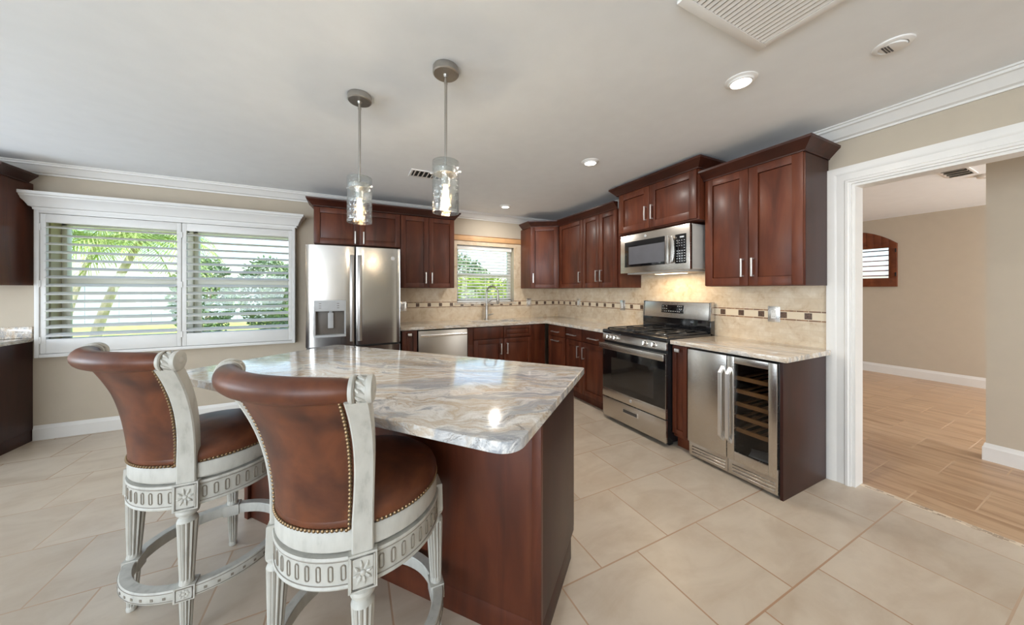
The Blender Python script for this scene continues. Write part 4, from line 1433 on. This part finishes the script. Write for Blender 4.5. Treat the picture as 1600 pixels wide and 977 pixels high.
def pendant(x, y, label, first=None):
    if first is None:
        t = thing('pendant_lamp', label, 'pendant lamp', (x, y, CZ), 0, 'glass cylinder pendants over the island')
        MB().lathe([(.0001, 0), (.063, 0), (.065, -.004), (.065, -.032), (.060, -.037), (.013, -.037), (.010, -.05), (.0001, -.05)], 36).build('canopy', M['nickel_dark'], t)
        MB().lathe([(.0072, -.045), (.0072, -.07), (.0095, -.072), (.0095, -.082), (.0072, -.084), (.0072, -.50), (.014, -.505), (.014, -.52), (.0001, -.52)], 14).build('rod', M['nickel_dark'], t)
        MB().lathe([(.0001, -.520), (.062, -.520), (.0625, -.522), (.0625, -.546), (.060, -.548), (.022, -.548), (.022, -.600), (.018, -.604), (.0001, -.604)], 36).build('socket_cap', M['nickel'], t)
        MB().lathe([(.0655, -.480), (.067, -.482), (.067, -.738), (.066, -.742), (.0625, -.742), (.0625, -.738), (.0632, -.52), (.0632, -.482), (.0655, -.480)], 48).build('glass_shade', M['seeded'], t)
        for s_ in (-1, 1):
            m = MB()
            m.lathe([(.004, 0), (.004, .012), (.006, .013), (.006, .020), (.0001, .021)], 12, tf=Matrix.Translation((.062*s_*.81, -.062*s_*.587, -.534))@Matrix.Rotation(math.atan2(-.587*s_, .81*s_), 4, 'Z')@Matrix.Rotation(PI/2, 4, 'Y'))
            m.build('screw', M['nickel'], t)
        b = MB().lathe([(.012, -.604), (.014, -.615), (.0165, -.635), (.0165, -.700), (.010, -.714), (.0001, -.718)], 20).build('bulb', M['clear'], t)
        f_ = MB()
        for k in range(8):
            a = 2*PI*k/8
            f_.tube([(.009*math.cos(a), .009*math.sin(a), -.612), (.012*math.cos(a+.3), .012*math.sin(a+.3), -.66), (.008*math.cos(a+.6), .008*math.sin(a+.6), -.702)], .0028, 6)
        f_.build('filament', M['bulb'], b)
    else:
        t = dup(first, (x, y, CZ), 0, label)
    light('pendant_glow', 'POINT', (x, y, CZ-.66), (0, 0, 0), 13, (1, .88, .74), shadow_soft_size=.012)
    return t
pd = pendant(.038, 2.085, 'left glass cylinder pendant lamp, farther away, in front of the refrigerator cabinet')
pendant(.428, 1.632, 'right glass cylinder pendant lamp, nearer, hanging beside the small ceiling vent', pd)
# ================================================================ swivel bar stools
def stool(loc, rz, label):
    t = thing('bar_stool', label, 'bar stool', loc, rz, 'leather bar stools at the island')
    A = .175
    R0 = A*math.sqrt(2)
    # legs
    NS = 96
    def flute_for(z0, z1):
        def f(r, z, k):
            if z0 < z < z1:
                return r*(1-.17*(.5-.5*math.cos(2*PI*k*12/NS))**.8)
            return r
        return f
    def valley(z0, z1):
        return lambda z, k, mi: 1 if z0 < z < z1 and math.cos(2*PI*(k+.5)*12/NS) < -.78 else mi
    up_prof = [(.014, .212), (.022, .216), (.0225, .226), (.0215, .234), (.0215, .24), (.0315, .455), (.0315, .458), (.029, .466), (.0235, .472), (.0235, .480), (.033, .486), (.035, .494), (.033, .502), (.026, .506)]
    lo_prof = [(.012, 0), (.016, .002), (.017, .012), (.0155, .02), (.0155, .022), (.0215, .165), (.0215, .168), (.024, .172)]
    for sx in (-1, 1):
        for sy in (-1, 1):
            m = MB()
            an = math.atan2(sy, sx)
            # splay outward toward the floor
            sh = Matrix(((1, 0, -.03*math.cos(an), .03*.5*math.cos(an)), (0, 1, -.03*math.sin(an), .03*.5*math.sin(an)), (0, 0, 1, 0), (0, 0, 0, 1)))
            tf = Matrix.Translation((A*sx, A*sy, 0))@sh
            m.lathe(up_prof, NS, 0, tf, flute_for(.237, .457), valley(.24, .456))
            m.lathe(lo_prof, NS, 0, tf, flute_for(.021, .1665), valley(.022, .166))
            rot = tf@Matrix.Rotation(an, 4, 'Z')
            # block at the foot ring
            m.box(-.026, .024, -.031, .031, .168, .222, 0, rot)
            m.tube([(.025, -.024, .174), (.025, .024, .174), (.025, .024, .216), (.025, -.024, .216)], .0022, 5, 1, True, rot)
            m.sphere((.024, 0, .195), .006, 8, 5, 0, (.6, 1, 1), rot)
            for k in range(8):
                a = 2*PI*k/8
                m.sphere((.024, .012*math.cos(a), .195+.012*math.sin(a)), .0055, 6, 4, 0, (.5, 1, 1), rot)
            # carved block at the seat apron
            m.box(-.030, .026, -.037, .037, .504, .606, 0, rot)
            m.tube([(.0265, -.030, .511), (.0265, .030, .511), (.0265, .030, .599), (.0265, -.030, .599)], .0028, 6, 0, True, rot)
            m.tube([(.0262, -.027, .514), (.0262, .027, .514), (.0262, .027, .596), (.0262, -.027, .596)], .0016, 5, 1, True, rot)
            m.sphere((.0265, 0, .555), .0075, 10, 6, 0, (.7, 1, 1), rot)
            for k in range(8):
                a = 2*PI*k/8+.2
                c_, s_ = math.cos(a), math.sin(a)
                m.tube([(.026, .010*c_, .555+.010*s_), (.0285, .018*c_, .555+.021*s_), (.026, .025*c_, .555+.034*s_)], [.003, .0045, .002], 6, 0, tf=rot)
            m.build('leg', [M['cream'], M['glaze']], t, ang=28)
    # foot ring
    m = MB()
    rr = R0+.010
    n = 72
    sec = [(-.019, -.022), (.017, -.022), (.019, -.018), (.019, .016), (.016, .022), (-.016, .022), (-.019, .018)]
    rows = []
    for k in range(n):
        a = 2*PI*k/n
        rows.append([((rr+o)*math.cos(a), (rr+o)*math.sin(a), .195+z) for o, z in sec])
    rows.append(rows[0])
    m.grid(rows, 0, True)
    for k in range(44):
        a = 2*PI*k/44
        q = (a-PI/4) % (PI/2)
        if min(q, PI/2-q) < .17:
            continue
        m.box(-.0045, .0045, -.0045, .0045, -.004, .001, 1, Matrix.Rotation(a, 4, 'Z')@Matrix.Translation((rr+.0195, 0, .192))@Matrix.Rotation(PI/2, 4, 'Y'))
    for zz in (.180, .210):
        m.tube([((rr+.0195)*math.cos(2*PI*k/n), (rr+.0195)*math.sin(2*PI*k/n), zz) for k in range(n)], .0014, 5, 1, True)
    m.build('foot_ring', [M['cream'], M['glaze']], t, ang=28)
    # apron with carved flutes
    m = MB()
    ra = R0+.005
    def ring_section(sec, n=80):
        rows = [[((ra+o)*math.cos(2*PI*k/n), (ra+o)*math.sin(2*PI*k/n), z) for o, z in sec] for k in range(n)]
        rows.append(rows[0])
        m.grid(rows, 0, True)
    ring_section([(-.022, .508), (.004, .508), (.006, .513), (.003, .520), (.001, .522), (.001, .583), (.003, .585), (.006, .591), (.004, .598), (-.022, .598)])
    for zz in (.520, .585):
        m.tube([((ra+.003)*math.cos(2*PI*k/80), (ra+.003)*math.sin(2*PI*k/80), zz) for k in range(80)], .0014, 5, 1, True)
    for k in range(48):
        a = 2*PI*(k+.5)/48
        q = (a-PI/4) % (PI/2)
        if min(q, PI/2-q) < .17:
            continue
        tf = Matrix.Rotation(a, 4, 'Z')@Matrix.Translation((ra+.001, 0, .5525))
        oval = []
        for j in range(16):
            b = 2*PI*j/16
            oval.append((.0005, .0058*math.cos(b), (.0145 if math.sin(b) > 0 else -.0145)+.0065*math.sin(b)))
        m.tube(oval, .0021, 5, 1, True, tf)
    m.build('apron', [M['cream'], M['glaze']], t, ang=28)
    # swivel seat rail
    rs = R0+.004
    MB().lathe([(.05, .600), (rs-.012, .600), (rs-.012, .607), (rs-.001, .608), (rs+.002, .612), (rs+.002, .660), (rs-.002, .666), (rs-.02, .666)], 72).build('seat_rail', M['cream'], t)
    MB().lathe([(.0001, .664), (rs-.012, .664), (rs-.004, .668), (rs+.001, .678), (rs+.001, .694), (rs-.006, .710), (rs-.025, .724), (rs-.07, .738), (rs-.13, .747), (.0001, .752)], 72).build('seat', M['leather'], t, ang=60)
    # nail trim round the seat front
    def nails(pts, name='nailhead_trim', r=.0058):
        m = MB()
        m.tube(pts, .0022, 5, 1)
        L = 0
        nxt = 0
        for a, b in zip(pts, pts[1:]):
            a, b = Vector(a), Vector(b)
            d_ = (b-a).length
            while nxt <= L+d_:
                p = a+(b-a)*((nxt-L)/d_)
                m.sphere(p, r, 8, 5, 0)
                nxt += r*2.15
            L += d_
        return m.build(name, [M['brass'], M['glaze']], t)
    nails([((rs-.001)*math.cos(a), (rs-.001)*math.sin(a), .673) for a in [math.radians(-36+252*k/60) for k in range(61)]])
    # back: leather shell bowed round the rear, flaring into a rolled top
    ZB, ZT = .668, 1.072
    TH0 = math.radians(45)
    TR, TP, TY = .42, math.radians(37), -.268
    def back_pt(s_, q, off=0.0):
        th = TH0*s_
        rb = R0+off
        bx, by = rb*math.sin(th), -rb*math.cos(th)
        tx, ty = (TR+off)*math.sin(TP*s_), TY-(TR+off)*(math.cos(TP*s_)-math.cos(TP))
        f = q**2.4
        g = q**1.6
        return Vector((bx*(1-g)+tx*g, by*(1-f)+ty*f, ZB+(ZT-ZB)*q))
    N, K = 20, 18
    SM = .87
    outer = [[back_pt(-SM+2*SM*j/N, i/K, .003+.006*math.sin(PI*min(1, i/K*1.5))*(1-(-1+2*j/N)**2)) for j in range(N+1)] for i in range(K+1)]
    inner = [[back_pt(-SM+2*SM*j/N, i/K, -.048) for j in range(N+1)] for i in range(K+1)]
    m = MB()
    rows = [outer[i]+inner[i][::-1] for i in range(K+1)]
    m.grid(rows, 0, True)
    w_ = 2*(N+1)
    for rbase in (0, K*w_):
        for j in range(N):
            m.f.append((rbase+j, rbase+j+1, rbase+w_-2-j, rbase+w_-1-j))
            m.mi.append(0)
    # rolled top
    pts, rad = [], []
    for j in range(25):
        s_ = -1+2*j/24
        pts.append((TR*math.sin(TP*.93*s_), TY-TR*(math.cos(TP*.93*s_)-math.cos(TP)), 1.090))
        rad.append(.027+.0085*math.sqrt(max(0, 1-abs(s_)**3)))
    bk_ = m.build('backrest', M['leather'], t, ang=50)
    MB().tube(pts, rad, 20).build('top_roll', M['leather'], t, ang=60)
    edge = [back_pt(-.825, i/K, .006) for i in range(K, -1, -1)]
    bot = [back_pt(-.825+1.65*j/N, .012, .006) for j in range(1, N)]
    edge2 = [back_pt(.825, i/K, .006) for i in range(0, K+1)]
    nails(edge+bot+edge2)
    # posts with scrolled ends
    for sd_ in (-1, 1):
        m = MB()
        secs = []
        for i in range(19):
            q = i/18
            c_ = back_pt(sd_*1.0, q, -.004) if q > 0 else back_pt(sd_*1.0, 0, -.004)
            if i == 0:
                c_.z = .606
            th = sd_*(TH0+(TP-TH0)*q)
            outv = Vector((math.sin(th), -math.cos(th), 0))
            tan = Vector((math.cos(th), math.sin(th), 0))
            hw = .029-.006*math.sin(PI*q)*.5
            hd = .022
            nx = back_pt(sd_*1.0, min(1, q+.03), 0)-back_pt(sd_*1.0, max(0, q-.03), 0)
            nx.normalize()
            outv = (outv-nx*outv.dot(nx)).normalized()
            secs.append([c_+tan*hw+outv*(hd-.004), c_+tan*(hw-.004)+outv*hd, c_-tan*(hw-.004)+outv*hd, c_-tan*hw+outv*(hd-.004), c_-tan*hw-outv*hd, c_+tan*hw-outv*hd])
        m.grid(secs, 0, True)
        m.f.append(tuple(range(6)))
        m.mi.append(0)
        m.f.append(tuple(range(18*6, 19*6)))
        m.mi.append(0)
        # carved bead line on the inner front edge
        for i in range(7, 18):
            for h_ in (0, .5):
                q = (i+h_)/18
                c_ = back_pt(sd_, q, -.027)
                th = sd_*(TH0+(TP-TH0)*q)
                tan = Vector((math.cos(th), math.sin(th), 0))
                m.sphere(c_+tan*sd_*.022, .0058, 6, 4, 1)
        # scroll end cap
        tfc = Matrix.Translation((sd_*TR*math.sin(TP*.93), TY-TR*(math.cos(TP*.93)-math.cos(TP)), 1.090))@Matrix.Rotation(sd_*TP*.95, 4, 'Z')@Matrix.Rotation(sd_*PI/2, 4, 'Y')
        m.lathe([(.026, 0), (.033, .001), (.035, .005), (.035, .010), (.031, .014), (.029, .018), (.030, .034), (.031, .040), (.035, .042), (.036, .047), (.035, .054), (.030, .057), (.012, .058), (.008, .061), (.0001, .062)], 32, 0, tfc)
        for k in range(10):
            a = 2*PI*k/10
            m.tube([(.030*math.cos(a), .030*math.sin(a), .017), (.032*math.cos(a+.25), .032*math.sin(a+.25), .026), (.030*math.cos(a+.5), .030*math.sin(a+.5), .037)], [.003, .005, .0025], 6, 0, tf=tfc)
        m.tube([(.033*math.cos(2*PI*k/32), .033*math.sin(2*PI*k/32), .0155) for k in range(32)], .0018, 5, 1, True, tfc)
        m.build('back_post', [M['cream'], M['glaze']], t, ang=32)
    return t

def dup_deep(root, loc, rz, label):
    return dup(root, loc, rz, label)
s1 = stool((.0343, 1.260, 0), math.radians(43.3-90), 'brown leather bar stool in front, nearer the camera, by the island corner')
dup_deep(s1, (-.5655, 1.9165, 0), math.radians(44.5-90), 'brown leather bar stool farther left, behind the front one')
